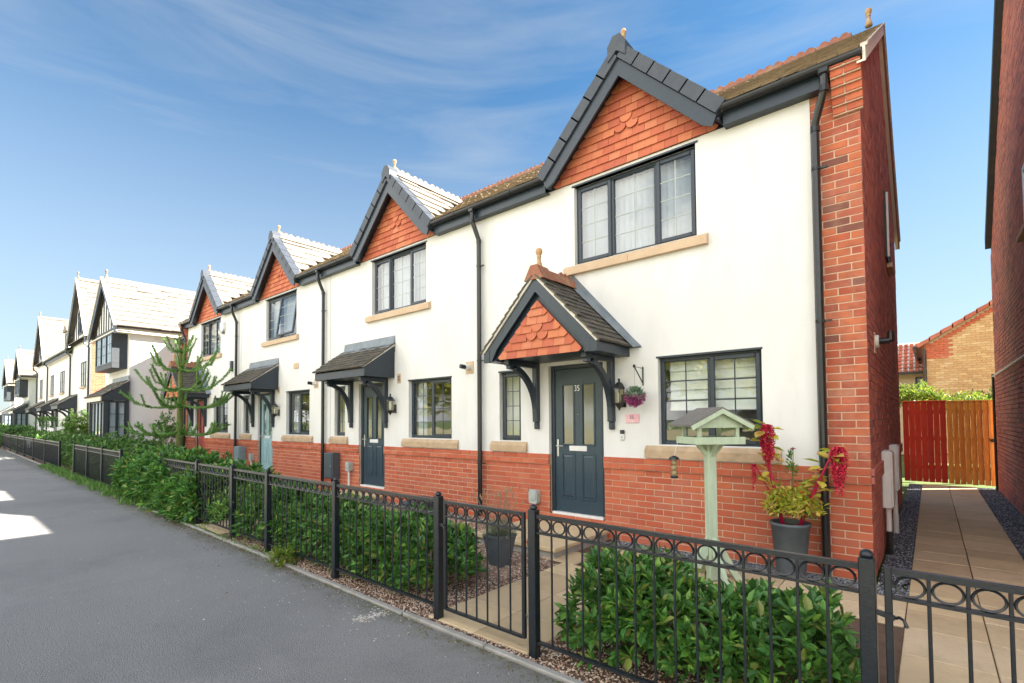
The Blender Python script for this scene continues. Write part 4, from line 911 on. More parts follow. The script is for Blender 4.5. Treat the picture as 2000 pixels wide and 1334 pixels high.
            # verge: cream undercloak, brown bargeboard, its front half painted cream as if sunlit
            for a, b in (((-.20, EAVE-.01), (3, RIDGE)), ((3, RIDGE), (6.3, 4.91))):
                MB().prism([(a[0], a[1]-.16), (b[0], b[1]-.16), (b[0], b[1]-.02), (a[0], a[1]-.02)], 'x', .045, .068).build('bargeboard', M_creamb if a[0] < 0 else M_brown, h)
                MB().prism([(a[0], a[1]-.16), (b[0], b[1]-.16), (b[0], b[1]-.14), (a[0], a[1]-.14)], 'x', .0, .045).build('soffit_board', M_creamb, h)
                MB().prism([(a[0], a[1]-.02), (b[0], b[1]-.02), (b[0], b[1]+.01), (a[0], a[1]+.01)], 'x', .03, .085).build('verge_mortar', M_verge, h)
            finial(h, (-.10, 3.0, RIDGE+.05), .85, M_fin)
            MB().box(.0, .07, 3.35, 3.95, 3.72, 3.78, bev=.004).build('side_sill', M_stone2, h)
            sw = MB(); sw.box(.002, .03, 3.05, 3.11, 3.8, 4.75); sw.box(.002, .03, 3.85, 3.9, 3.8, 4.75); sw.box(.002, .03, 3.11, 3.85, 3.8, 3.86); sw.box(.002, .03, 3.11, 3.85, 4.69, 4.75)
            sw = sw.build('side_window', M_timber, h); MB().quad((.008, 3.1, 3.85), (.008, 3.86, 3.85), (.008, 3.86, 4.7), (.008, 3.1, 4.7)).build('pane', M_glass, sw)
            MB().box(.03, .055, 3.05, 3.09, 3.8, 4.72).build('sash', M_white, sw)
    if n == 0: downpipe(h, X-.36, xo=.10); 
    else: downpipe(h, X-.19, xo=-.04)
    if n == 3: downpipe(h, X-4.50, xo=-.05)
    if n in (0, 1, 2):
        if n != 2: flue(h, X-4.77-.50 if n == 0 else X-4.77-.55, 2.39) if False else None
    return h
H35 = terraced_house(0, 0., 'nearest white terraced house with red brick corner, gabled porch and dark door numbered 35', 'gable', M_door, '35')
H34 = terraced_house(1, -4.77, 'second white terraced house with lean-to porch over a dark grey door', 'lean', M_door, limit=300)
H33 = terraced_house(2, -9.55, 'third white terraced house with a pale blue door and an upstairs window open', 'lean', M_doorblue, limit=300)
H32 = terraced_house(3, -14.33, 'fourth white terraced house with gabled porch and red door behind the monkey puzzle tree', 'gable', M_doorred, limit=0)
flue(H34, -5.24, 2.385); flue(H33, -10.15, 2.39)
roundvent(H34, -7.10, 2.32); roundvent(H33, -12.0, 2.33)
MB().box(-11.2, -10.98, -.03, -.005, 2.80, 2.93, bev=.003).build('vent', M_stone2, H33)

# ============================================================ BUILDINGS DOWN THE STREET
def half_timber(parent, xc, zb, hw, sl, y, n=9, win=None):
    za = zb+hw*sl
    MB().add([(xc-hw, y, zb), (xc+hw, y, zb), (xc, y, za)], [(0, 1, 2)]).build('gable_wall', M_render, parent)
    MB().box(xc-hw, xc+hw, y-.03, y-.002, zb, zb+.16).build('gable_beam', M_timber, parent)
    for i in range(1, n):
        x = xc-hw+2*hw*i/n; top = za-abs(x-xc)*sl-.02
        if win and abs(x-xc) < win: continue
        MB().box(x-.045, x+.045, y-.025, y-.002, zb+.16, top).build('gable_post', M_timber, parent)
def barge_pair(parent, xc, hw, zb, sl, yf, d=.22, m=None):
    za = zb+hw*sl
    for s in (-1, 1):
        MB().prism([(xc+s*hw, zb), (xc, za), (xc, za-d*1.35), (xc+s*(hw-.02), zb-d*1.2)], 'y', yf, yf+.04).build('bargeboard', m or M_dark, parent)
        MB().prism([(xc+s*(hw+.04), zb+.0), (xc, za+.05), (xc, za+.0), (xc+s*hw, zb-.03)], 'y', yf-.03, yf+.06).build('verge_mortar', M_verge, parent)
def simple_window(parent, x0, x1, z0, z1, y, cols=2, fill=None, nz=3):
    w = window(parent, x0, x1, z0, z1, y, [(1, 'fix')]*cols, nx=2, nz=nz, room=False, barw=.02, barm=M_cap, depth=.05, bars=nz > 0)
    MB().quad((x0, y+.048, z0), (x1, y+.048, z0), (x1, y+.048, z1), (x0, y+.048, z1)).build('curtain', fill or M_curt, w); return w
def side_window(parent, y0, y1, z0, z1, x, cols=2, nz=3):
    w = MB(); w.box(x, x+.05, y0, y0+.05, z0, z1); w.box(x, x+.05, y1-.05, y1, z0, z1); w.box(x, x+.05, y0+.05, y1-.05, z1-.05, z1); w.box(x, x+.05, y0+.05, y1-.05, z0, z0+.05)
    for i in range(1, cols): ym = y0+(y1-y0)*i/cols; w.box(x, x+.05, ym-.04, ym+.04, z0+.05, z1-.05)
    w = w.build('window', M_dark, parent)
    MB().quad((x+.03, y0+.05, z0+.05), (x+.03, y1-.05, z0+.05), (x+.03, y1-.05, z1-.05), (x+.03, y0+.05, z1-.05)).build('pane', M_glass, w)
    MB().quad((x+.008, y0+.05, z0+.05), (x+.008, y1-.05, z0+.05), (x+.008, y1-.05, z1-.05), (x+.008, y0+.05, z1-.05)).build('curtain', M_curt, w)
    for j in range(1, nz): z = z0+(z1-z0)*j/nz; MB().box(x+.034, x+.042, y0+.05, y1-.05, z-.01, z+.01).build('glazing_bar', M_cap, w)
def bay_house(X, label, near=True):
    x1 = X; x0 = X-3.7; h = thing('bay_house', label, 'house', (X-1.85, -1.1, 0))
    yw = -1.1
    b = MB(); b.quad((x0, yw, 0), (x1, yw, 0), (x1, yw, 4.9), (x0, yw, 4.9)); b.quad((x1, yw, 0), (x1, 6, 0), (x1, 6, 4.9), (x1, yw, 4.9)); b.quad((x0, 6, 0), (x0, yw, 0), (x0, yw, 4.9), (x0, 6, 4.9)); b.quad((x1, 6, 0), (x0, 6, 0), (x0, 6, 4.9), (x1, 6, 4.9))
    b.build('rendered_wall', M_render, h)
    xc, hw, sl, zb = X-1.85, 2.2, .93, 4.90; ln = math.hypot(hw, hw*sl); ca, sa = hw/ln, hw*sl/ln; za = zb+hw*sl
    half_timber(h, xc, 4.80, 1.98, .93, -1.42, 10)
    barge_pair(h, xc, hw, zb, sl, -1.60, .24)
    MB().box(x0-.25, x1+.25, -1.58, yw, 4.72, 4.76).build('soffit_board', M_creamb, h)
    for s in (-1, 1):
        xe = x1+.25 if s > 0 else x0-.25
        MB().box(xe-.02 if s > 0 else xe, xe if s > 0 else xe+.02, -1.5, 4.6, 4.70, 4.90).build('fascia', M_creamb, h)
        MB().box(min(xe, xe-s*.25), max(xe, xe-s*.25), yw, 4.6, 4.715, 4.73).build('soffit_board', M_creamb, h)
        roof_tiles('roof_tile', (xc+s*(hw+.03), -1.58, zb), (0, 1, 0), (-s*ca, 0, sa), ln, lambda t: (0, 6.2), .30, .33, M_rooflt, h, pieces=(near and s > 0), th=.035, scale_j=.006)
    MB().prism([(xc-hw, zb-.03), (xc, za-.04), (xc+hw, zb-.03)], 'y', -1.35, 4.6).build('roof', M_roof, h)
    g = MB(); g.tube([(x1+.30, -1.6, 4.89), (x1+.30, 4.6, 4.89)], .05, 8); g.build('gutter', M_black, h)
    crest_ridge(h, (xc, -1.5, za+.02), (xc, 4.6, za+.02), m=M_rooflt, skip=set(range(99)))
    finial(h, (xc, -1.45, za+.05), 1.0, M_rooflt)
    # first-floor box window
    o = MB(); o.box(x0+.75, x1-.28, -1.55, yw, 3.48, 3.66, bev=.01); o.box(x1-.34, x1-.28, -1.55, yw, 3.66, 4.76); o.box(x0+.75, x0+.81, -1.55, yw, 3.66, 4.76); o = o.build('box_window', M_timber, h)
    simple_window(o, x0+.81, x1-.34, 3.66, 4.74, -1.555, 3, nz=3 if near else 0)
    # ground-floor bay with a lean-to roof
    bx0, bx1, yb = X-2.35, X+.05, -1.80
    p = MB().box(bx0, bx1, yb, yw, 0, .50).build('bay', M_timber, h)
    for x in (bx0+.06, bx1-.06): MB().box(x-.06, x+.06, yb, yb+.12, .5, 2.32).build('post', M_timber, p)
    MB().box(bx1-.12, bx1, yw-.08, yw, .5, 2.32).build('post', M_timber, p)
    simple_window(p, bx0+.12, bx1-.12, .5, 2.3, yb+.03, 4, fill=M_bright if False else M_curt, nz=0)
    side_window(p, yb+.12, yw-.08, .5, 2.3, bx1-.06, 2, 4)
    q = MB().box(bx0-.06, bx1+.04, yb-.10, yb-.07, 2.30, 2.46).build('fascia', M_creamb, p)
    for xx in (bx0-.05, bx1+.02): MB().prism([(yb-.07, 2.32), (yw-.002, 2.32), (yw-.002, 3.02), (yb-.07, 2.44)], 'x', xx, xx+.03).build('side_panel', M_timber, p); MB().prism([(yb-.13, 2.44), (yb-.13, 2.49), (yw-.002, 3.09), (yw-.002, 3.03)], 'x', xx-.01, xx+.05).build('verge_mortar', M_verge, p)
    l2 = math.hypot(yw-yb+.12, .62); roof_tiles('bay_roof_tile', (bx0-.08, yb-.14, 2.46), (1, 0, 0), (0, yw-yb+.14, .62), l2, lambda t: (0, bx1-bx0+.16), .20, .25, M_ptile, p, pieces=near, th=.025)
    MB().box(bx0, bx1, yw-.02, yw-.003, 3.05, 3.22).build('lead_flashing', M_lead, p)
    return h
BH = bay_house(-21.2, 'white house with half-timbered gable and grey ground-floor bay beyond the monkey puzzle tree')
# recessed brick link beside the white house
lk = BH
holed_wall(-21.19, -19.11, 0, 4.5, [(-20.4, -19.7, 3.0, 4.1), (-20.6, -19.5, 1.0, 2.2)], .5, .08, 'link_wall', M_sidemort, lk)
boxes('link_brickwork', [(a, b, .485, .50, c, d) for a, b, c, d in brick_field(-21.18, -19.12, 0, 4.5, [(-20.4, -19.7, 3.0, 4.1), (-20.6, -19.5, 1.0, 2.2)])], M_brick, lk, kind='stuff')
simple_window(lk, -20.4, -19.7, 3.0, 4.1, .55, 2, nz=0); simple_window(lk, -20.6, -19.5, 1.0, 2.2, .55, 2, nz=0)
MB().tube([(-21.0, .25, 4.62), (-19.15, .25, 4.62)], .06, 8).build('gutter', M_black, lk); MB().box(-21.1, -19.12, .30, .5, 4.48, 4.62).build('fascia', M_dark, lk)
MB().add([(-21.15, .2, 4.66), (-19.12, .2, 4.66), (-19.12, 3.4, 6.0), (-21.15, 3.4, 6.0)], [(0, 1, 2, 3)]).build('link_roof', M_roof, lk)
def town_house(x0, x1, ze, label, gabled, side=False, dormer=False, porch_x=None, wins=()):
    h = thing('town_house', label, 'house', ((x0+x1)/2, -.8, 0), group='three-storey town houses'); yw = -.8; xc = (x0+x1)/2
    b = MB(); b.quad((x0, yw, 0), (x1, yw, 0), (x1, yw, ze), (x0, yw, ze)); b.build('rendered_wall', M_render, h)
    MB().box(x0, x1, yw-.02, yw-.002, 0, .95).build('plinth', M_brick, h)
    RZ = ze+2.85; ry = 3.0
    r = MB(); r.quad((x0, yw-.2, ze-.05), (x1, yw-.2, ze-.05), (x1, ry, RZ), (x0, ry, RZ)); r.quad((x0, 7, ze-.05), (x0, ry, RZ), (x1, ry, RZ), (x1, 7, ze-.05)); r.build('roof', M_roof, h)
    roof_tiles('roof_tile', (x0, yw-.25, ze), (1, 0, 0), (0, ry-yw+.25, RZ-ze), math.hypot(ry-yw+.25, RZ-ze), lambda t: (0, x1-x0), .30, .33, M_rooflt if gabled else M_rooflt, h, th=.03)
    if gabled:
        hw = (x1-x0)/2+.05; sl = 1.30; za = ze+hw*sl; ln = math.hypot(hw, hw*sl); ca, sa = hw/ln, hw*sl/ln
        half_timber(h, xc, ze-.05, hw-.1, sl, yw-.04, 8, win=.5); barge_pair(h, xc, hw, ze, sl, yw-.28, .26)
        simple_window(h, xc-.5, xc+.5, ze+.35, ze+1.5, yw-.10, 2, nz=3)
        for s in (-1, 1): roof_tiles('gable_roof_tile', (xc+s*hw, yw-.26, ze), (0, 1, 0), (-s*ca, 0, sa), ln, lambda t: (0, 4.2), .30, .33, M_rooflt, h, pieces=(side and s > 0), th=.035, scale_j=.006)
        MB().prism([(xc-hw, ze-.03), (xc, za-.04), (xc+hw, ze-.03)], 'y', yw-.02, 3.9).build('gable_roof', M_roof, h)
        crest_ridge(h, (xc, yw-.2, za+.02), (xc, 3.9, za+.02), m=M_rooflt, skip=set(range(99))); finial(h, (xc, yw-.2, za+.05), 1., M_rooflt)
    else:
        MB().tube([(x0, yw-.26, ze-.02), (x1, yw-.26, ze-.02)], .06, 8).build('gutter', M_black, h); MB().box(x0, x1, yw-.2, yw-.17, ze-.25, ze-.04).build('fascia', M_cap, h); MB().box(x0, x1, yw-.17, yw-.003, ze-.25, ze-.235).build('soffit_board', M_creamb, h)
    if side:
        MB().add([(x1, yw, 0), (x1, 7, 0), (x1, 7, ze), (x1, ry, RZ-.1), (x1, yw, ze)], [(0, 1, 2, 3, 4)]).build('side_wall', M_mortar, h)
        Bx = [(-b_, -a_, c, d) for a_, b_, c, d in brick_field(-7, -yw, 0, ze+2.6, [])]
        Bx = [q for q in Bx if q[3] < ze or (q[0] > ry-4.4*(RZ-.15-q[3])/3.0 and q[1] < ry+4*(RZ-.15-q[3])/3.)]
        boxes('side_brickwork', [(x1-.01, x1+.006, max(q[0], yw), q[1], q[2], q[3]) for q in Bx if q[1] > yw+.02], M_brick, h, kind='stuff')
    if dormer:
        dx = x0+(x1-x0)*.62; d = MB(); d.box(dx-.6, dx+.6, yw+.15, yw+2.2, ze+.2, ze+1.35); d = d.build('dormer', M_creamb, h); simple_window(d, dx-.42, dx+.42, ze+.35, ze+1.25, yw+.12, 2, nz=0)
        MB().prism([(dx-.72, ze+1.32), (dx+.72, ze+1.32), (dx, ze+1.8)], 'y', yw+.05, yw+2.6).build('dormer_roof', M_rooflt, d)
    for (a, b_, c, d_) in wins:
        simple_window(h, a, b_, c, d_, yw-.03, 2, nz=2); sill(h, a-.08, b_+.08, c-.10, c-.03, c, M_stone2, 1, proud=-yw+.09, yb=yw)
    if porch_x:
        a, b_ = porch_x; yf = yw-.75
        p = MB().box(a, b_, yf, yf+.03, 2.28, 2.46).build('porch', M_cap, h)
        for xx in (a, b_-.03): MB().prism([(yf+.03, 2.28), (yw-.002, 2.28), (yw-.002, 3.0), (yf+.03, 2.46)], 'x', xx, xx+.03).build('side_panel', M_timber, p); MB().prism([(yf-.04, 2.45), (yf-.04, 2.51), (yw-.002, 3.07), (yw-.002, 3.0)], 'x', xx-.02, xx+.05).build('verge_mortar', M_verge, p)
        roof_tiles('porch_tile', (a-.04, yf-.06, 2.46), (1, 0, 0), (0, .81, .58), 1.0, lambda t: (0, b_-a+.08), .14, .25, M_ptile, p, th=.022)
        for xx in (a+.1, b_-.1):
            q = MB(); q.box(xx-.05, xx+.05, yw-.10, yw-.003, 1.35, 2.28); k = [(xx, yw-.06-.6*(1-cos(t*pi/16)), 1.5+.74*sin(t*pi/16)) for t in range(9)]; q.sweep(k, .07, .09, up=(0, -1, .2)); q.build('bracket', M_timber, p)
        MB().box((a+b_)/2-.45, (a+b_)/2+.45, yw-.03, yw-.003, .1, 2.15).build('door', M_door, h)
    return h
T1 = town_house(-34.1, -29.4, 5.6, 'tall gabled town house with half-timbered gable and exposed red brick side wall', True, side=True, porch_x=(-35.6+1.0, -34.3+1.6), wins=[(-31.7, -30.6, 3.35, 4.55), (-31.6, -30.6, 1.0, 2.2)])
T2 = town_house(-42.3, -34.1, 5.45, 'three-storey town house with long gutter and roof dormer between two gables', False, dormer=True, porch_x=(-40.1, -38.4), wins=[(-37.7, -36.5, 3.3, 4.5), (-41.2, -40.2, 3.3, 4.5)])
T3 = town_house(-47.0, -42.3, 5.5, 'furthest gabled town house of the tall row with a lean-to porch', True, porch_x=(-45.2, -43.6), wins=[(-45.8, -44.8, 3.3, 4.5)])
for hh, x in ((T1, -29.6), (T2, -34.3), (T2, -42.1), (T3, -46.9)):
    MB().tube([(x, -1.06, 5.4), (x, -1.06, 5.3), (x, -.88, 5.1), (x, -.88, .05)], .04, 8).build('downpipe', M_black, hh)
bay_house(-48.8, 'distant white house with dark box window and ground-floor bay beyond the town houses', near=False)
bay_house(-57.5, 'furthest white gabled house at the left end of the street', near=False)

# ============================================================ NEIGHBOUR, ALLEY END AND HOUSES BEHIND
nb = thing('brick_house', 'tall red brick house wall rising along the right side of the alley', 'house', (1.5, 4.5, 0))
RY, RZ2, SL2 = 3.3, 10.23, .93  # unseen ridge and front slope raised to block sun from the road
ptsn = [(-1.2, 0), (8.85, 0), (8.85, 5.02), (RY, RZ2-.1), (-1.2, 5.8)]
def nb_ok(q):
    y0_, y1_, z0_, z1_ = q
    if z1_ > RZ2-SL2*abs((y1_ if y1_ > RY else y0_)-RY)-.1: return False
    return not (y1_ > 2.95 and y0_ < 3.95 and z1_ > 3.95 and z0_ < 4.95)
MB().add([(1.504, p[0], p[1]) for p in ptsn], [(4, 3, 2, 1, 0)]).build('side_wall', M_sidemort, nb)
Bn = [(-b_, -a_, c, d) for a_, b_, c, d in brick_field(-8.85, 1.2, 0, 10.2, [])]
boxes('side_brickwork', [(1.495-(.02 if q[2] < 2.3 else 0)+RNG.normal(0, .0012), 1.52, q[0], q[1], q[2], q[3]) for q in Bn if nb_ok(q)], M_sidebrick, nb, kind='stuff')
MB().box(1.51, 8, -1.19, 8.84, 0, 5.0).build('house_body', M_mortar, nb)
boxes('front_brickwork', [(a, b, -1.20, -1.18, c, d) for a, b, c, d in brick_field(1.50, 8.0, 0, 5.4, [(2.6, 4.0, 1.1, 2.2), (2.7, 3.9, 3.4, 4.5)])], M_brick, nb, kind='stuff')
MB().box(1.5, 8, -1.22, -1.19, 5.2, 5.62).build('fascia', M_dark, nb)
simple_window(nb, 2.6, 4.0, 1.1, 2.2, -1.24, 2); simple_window(nb, 2.7, 3.9, 3.4, 4.5, -1.24, 2)
MB().add([(1.45, 8.62, 5.28), (9, 8.62, 5.28), (9, RY, RZ2+.05), (1.45, RY, RZ2+.05), (1.45, -1.6, 5.68), (9, -1.6, 5.68)], [(0, 1, 2, 3), (3, 2, 5, 4)]).build('roof', M_roof, nb)
for a, b_ in (((-1.5, RZ2-SL2*4.8), (RY, RZ2)), ((RY, RZ2), (8.62, RZ2-SL2*5.32))):
    MB().prism([(a[0], a[1]-.24), (b_[0], b_[1]-.24), (b_[0], b_[1]), (a[0], a[1])], 'x', 1.40, 1.425).build('bargeboard', M_timber, nb)
    MB().prism([(a[0], a[1]-.24), (b_[0], b_[1]-.24), (b_[0], b_[1]-.22), (a[0], a[1]-.22)], 'x', 1.425, 1.495).build('soffit_board', M_timber, nb)
nw = MB(); nw.box(1.47, 1.53, 3.0, 3.06, 4.0, 4.9); nw.box(1.47, 1.53, 3.84, 3.9, 4.0, 4.9); nw.box(1.47, 1.53, 3.06, 3.84, 4.84, 4.9); nw.box(1.47, 1.53, 3.06, 3.84, 4.0, 4.06); nw = nw.build('window', M_white, nb)
MB().quad((1.495, 3.05, 4.05), (1.495, 3.85, 4.05), (1.495, 3.85, 4.85), (1.495, 3.05, 4.85)).build('pane', M_glass, nw)
MB().box(1.40, 1.5, 2.9, 4.0, 3.92, 3.99).build('sill', M_stone2, nb)
MB().tube([(1.455, 3.0, 2.37), (1.455, 8.72, 2.37)], .018, 8).build('cable_conduit', M_white, nb); MB().tube([(1.455, 8.74, 2.42), (1.455, 8.74, .0)], .022, 8).build('drain_pipe', M_black, nb)
# board fence and gate across the alley
fp = thing('fence_panel', 'dark red stained close-board fence panel at the end of the alley', 'fence', (.3, 9.0, 0))
for i in range(7):
    w = .76/7; x = -.06+w*i; MB().prism([(x, 9.03), (x+w-.005, 9.03), (x+w-.005, 9.016), (x, 8.992)], 'z', .06+RNG.normal(0, .004), 1.875).build('board', M_redwood, fp)
MB().box(-.07, .705, 8.985, 9.035, 1.876, 1.905, bev=.004).build('capping', M_redwood, fp)
gt = thing('timber_gate', 'orange-brown boarded garden gate beside the dark red panel', 'gate', (1.1, 9.0, 0))
for i in range(8):
    w = .775/8; x = .712+w*i; MB().prism([(x, 9.03), (x+w-.006, 9.03), (x+w-.006, 9.014), (x, 8.990)], 'z', .05+RNG.normal(0, .004), 1.865).build('board', M_orwood, gt)
MB().box(.71, 1.49, 8.985, 9.03, 1.866, 1.892, bev=.004).build('capping', M_orwood, gt)
MB().lathe([(.035, 0), (.035, .012)], (0, 0, 0), 12).xf(Matrix.Translation((1.43, 8.99, 1.02)) @ Matrix.Rotation(pi/2, 4, 'X')).build('latch', M_black, gt)
for a_, b_, p_, m_ in ((-.06, .70, fp, M_redwood), (.712, 1.487, gt, M_orwood)):
    for z in (.35, 1.0, 1.6): MB().box(a_, b_, 9.031, 9.075, z, z+.08).build('cross_rail', m_, p_)
# yellow brick house
yh = thing('yellow_brick_house', 'yellow brick gable end with red verge tiles behind the garden gate', 'house', (3.5, 16, 0))
X0y, Zey, sly = .38, 4.02, .65; xa = 4.6
MB().add([(X0y, 16.004, 0), (8.8, 16.004, 0), (8.8, 16.004, Zey), (xa, 16.004, Zey+(xa-X0y)*sly), (X0y, 16.004, Zey)], [(0, 1, 2, 3, 4)]).build('gable_wall', M_yelm, yh)
By = [q for q in brick_field(X0y, 8.8, 0, 7.0, []) if q[3] < Zey+(xa-X0y)*sly-abs((q[0] if q[0] < xa else q[1])-xa)*sly]
red = [q for q in By if (q[3] > Zey-.55 and q[0] < X0y+.5 and q[2] > Zey-.6) or q[3] > Zey+(xa-X0y)*sly-abs((q[0]+q[1])/2-xa)*sly-.28]
rs = set(red)
boxes('yellow_brickwork', [(q[0], q[1], 15.99, 16.01, q[2], q[3]) for q in By if q not in rs], M_yel, yh, kind='stuff')
boxes('red_brickwork', [(q[0], q[1], 15.975, 16.01, q[2], q[3]) for q in red], M_brick, yh, kind='stuff')
MB().add([(X0y-.25, 15.85, Zey-.12), (xa, 15.85, Zey+(xa-X0y)*sly+.05), (xa, 24, Zey+(xa-X0y)*sly+.05), (X0y-.25, 24, Zey-.12)], [(0, 1, 2, 3)]).build('roof', M_redtile, yh)
n_ = 15
for i in range(n_):
    f0, f1 = i/n_, (i+1)/n_; xa0, xa1 = X0y-.22+(xa-X0y+.2)*f0, X0y-.22+(xa-X0y+.2)*f1; z0 = Zey-.10+(xa0-X0y+.22)*sly; z1 = Zey-.10+(xa1-X0y+.22)*sly
    MB().prism([(xa0, z0-.06), (xa1+.03, z1-.05), (xa1+.03, z1+.07), (xa0, z0+.09)], 'y', 15.82, 15.97).build('verge_tile', M_redtile, yh)
MB().tube([(X0y-.30, 15.9, Zey-.15), (X0y-.30, 22, Zey-.15)], .06, 8).build('gutter', M_black, yh); MB().tube([(X0y-.06, 15.93, Zey-.2), (X0y-.06, 15.93, 0)], .04, 8).build('downpipe', M_black, yh)
wl = MB(); wl.quad((X0y, 16.0, 0), (X0y, 24, 0), (X0y, 24, Zey-.1), (X0y, 16.0, Zey-.1)); wl.build('side_wall', M_yelm, yh)
# tiled house further back
rh = thing('tiled_house', 'distant house with a red pantiled roof seen between the alley walls', 'house', (-1.5, 20, 0))
MB().quad((-5, 20.2, 0), (1.2, 20.2, 0), (1.2, 20.2, 3.4), (-5, 20.2, 3.4)).build('wall', M_yelm, rh)
vr = []; 
for r_ in range(8):
    for c_ in range(34):
        xx = -5+c_*.185; f = r_/8; vr.append((xx+.01, xx+.135, 19.8+f*2.3, 19.8+f*2.3+.3, 3.36+f*1.42, 3.36+f*1.42+.12))
boxes('pantiles', vr, M_redtile, rh, kind='stuff'); MB().quad((-5, 19.85, 3.33), (1.2, 19.85, 3.33), (1.2, 22.2, 4.80), (-5, 22.2, 4.80)).build('roof', M_verge, rh)
MB().box(-5, 1.2, 19.72, 19.8, 3.26, 3.36).build('gutter', M_black, rh); window(rh, .0, .42, 2.35, 3.15, 20.12, [(1, 'fix')], nx=2, nz=3, room=False, barm=M_white)
MB().quad((.04, 20.19, 2.4), (.4, 20.19, 2.4), (.4, 20.19, 3.12), (.04, 20.19, 3.12)).build('curtain', M_curt, rh)
MB().box(-.1, .8, 20.1, 20.19, 1.2, 2.3).build('brick_apron', M_brick, rh); MB().box(.47, .75, 19.6, 20.1, 2.4, 3.6).build('dark_cladding', M_black, rh)

# ============================================================ RAILINGS AND GATES
_ring = None
def ringmesh():
    global _ring
    if _ring is None:
        b = MB(); n, m = 20, 5; R_, r_ = .0455, .0058
        vs = [((R_+r_*cos(2*pi*j/m))*cos(2*pi*i/n), r_*sin(2*pi*j/m)*1.3, (R_+r_*cos(2*pi*j/m))*sin(2*pi*i/n)) for i in range(n) for j in range(m)]
        b.add(vs, [(i*m+j, i*m+(j+1) % m, ((i+1) % n)*m+(j+1) % m, ((i+1) % n)*m+j) for i in range(n) for j in range(m)]); _ring = b.mesh('ring', M_iron)
    return _ring
_bars = {}
def barmesh(h, r=.0068):
    k = (round(h, 3), r)
    if k not in _bars: _bars[k] = MB().lathe([(r, -h/2), (r, h/2)], (0, 0, 0), 8).mesh('bar', M_iron)
    return _bars[k]
def post(parent, x, w=.058, h=.945, name='post'):
    y = yfence(x); p = MB(); p.box(x-w/2, x+w/2, y-w/2, y+w/2, 0, h, bev=.004)
    q = p.build(name, M_iron, parent); MB().lathe([(.020, 0), (.026, .010), (.024, .020), (.014, .031), (.004, .034)], (x, y, h), 12).build('cap', M_iron, q, smooth=True); return q
ZT, ZM, ZB = .905, .80, .10
def rails(parent, x0, x1, detail=True, gate=False, zb=ZB):
    n = max(2, round((x1-x0)/.1125)); ya, yb = yfence(x0), yfence(x1); L_ = x1-x0
    for z, hh in ((ZT, .024), (ZM, .014), (zb, .016)):
        b = MB().sweep([(x0, ya, z), (x1, yb, z)], .028, hh); b.build('rail', M_iron, parent)
    st = L_/n
    if detail:
        for i in range(n+1):
            x = x0+st*i
            if 0 < i < n: put('bar', barmesh(ZT-zb), parent, loc=(x, yfence(x), (ZT+zb)/2))
            if i < n: put('ring', ringmesh(), parent, loc=(x+st/2, yfence(x), (ZT-.012+ZM+.007)/2), scale=(min(1, (st-.012)/.1026), 1, .86))
    else:
        b = MB()
        for i in range(n+1): x = x0+st*i; y = yfence(x); b.box(x-.006, x+.006, y-.006, y+.006, zb, ZT)
        b.build('bars', M_iron, parent, kind='stuff')
        b = MB()
        for i in range(n):
            x = x0+st*(i+.5); y = yfence(x); zc = (ZT+ZM)/2
            b.tube([(x+.044*cos(2*pi*t/8), y, zc+.042*sin(2*pi*t/8)) for t in range(9)], .006, 4)
        b.build('rings', M_iron, parent, kind='stuff')
def railing(label, posts, detail=True):
    r = thing('railing', label, 'railing', (posts[0], yfence(posts[0]), 0), group='black ringed railings along the footway')
    for i, x in enumerate(posts): post(r, x, h=.945)
    for a, b in zip(posts[:-1], posts[1:]): rails(r, min(a, b)+.03, max(a, b)-.03, detail)
    return r
railing('black ringed railing in front of the nearest laurel hedge and the bird table', [.216, -1.56])
railing('long black ringed railing between the front gate and the second gate', [-2.505, -4.04, -5.58, -6.66])
railing('black ringed railing with two posts left of the second gate beside the bushy laurel', [-8.06, -10.0])
railing('distant black railing run before the garden of the white bay house', [-12.97, -14.9, -16.8, -18.8], False)
railing('distant black railing run in front of the tall town houses', [-21.6, -25.2, -28.9, -32.5, -36, -40, -44, -48, -52], False)
def gate(label, x0, x1, hinge_right, latch_x, zb=.10):
    g = thing('metal_gate', label, 'gate', ((x0+x1)/2, yfence(x0), 0)); ya = yfence(x0)
    for x in (x0, x1):
        y = yfence(x); MB().box(x-.013, x+.013, y-.013, y+.013, zb-.008, ZT+.014, bev=.003).build('stile', M_iron, g)
    rails(g, x0+.013, x1-.013, True, zb=zb)
    xh = x1 if hinge_right else x0; s = 1 if hinge_right else -1
    for z in (.24, .72):
        b = MB(); b.tube([(xh+s*.01, ya, z), (xh+s*.045, ya, z)], .008, 6); b.lathe([(.013, -.02), (.013, .02)], (xh+s*.035, ya, z), 8); b.build('hinge', M_metal if z < .5 else M_rust, g)
    b = MB(); b.sweep([(latch_x, ya-.02, .735), (latch_x+.06, ya-.02, .722)], .012, .02); b.tube([(latch_x+.06, ya-.02, .722), (latch_x+.075, ya-.04, .735), (latch_x+.09, ya-.06, .733), (latch_x+.10, ya-.075, .712)], .006, 6); b.build('latch', M_iron, g)
    return g
gate('open-railed black gate with rings closing the path to door 35', -2.425, -1.645, True, -2.46)
gate('black ringed gate across the slabs in front of the second house', -7.98, -6.76, False, -6.9)
gate('black ringed gate across the alley path, right of the last post', .285, 1.22, True, .245)
railing('black ringed railing right of the alley gate, past the right edge of the path', [1.27, 3.0])

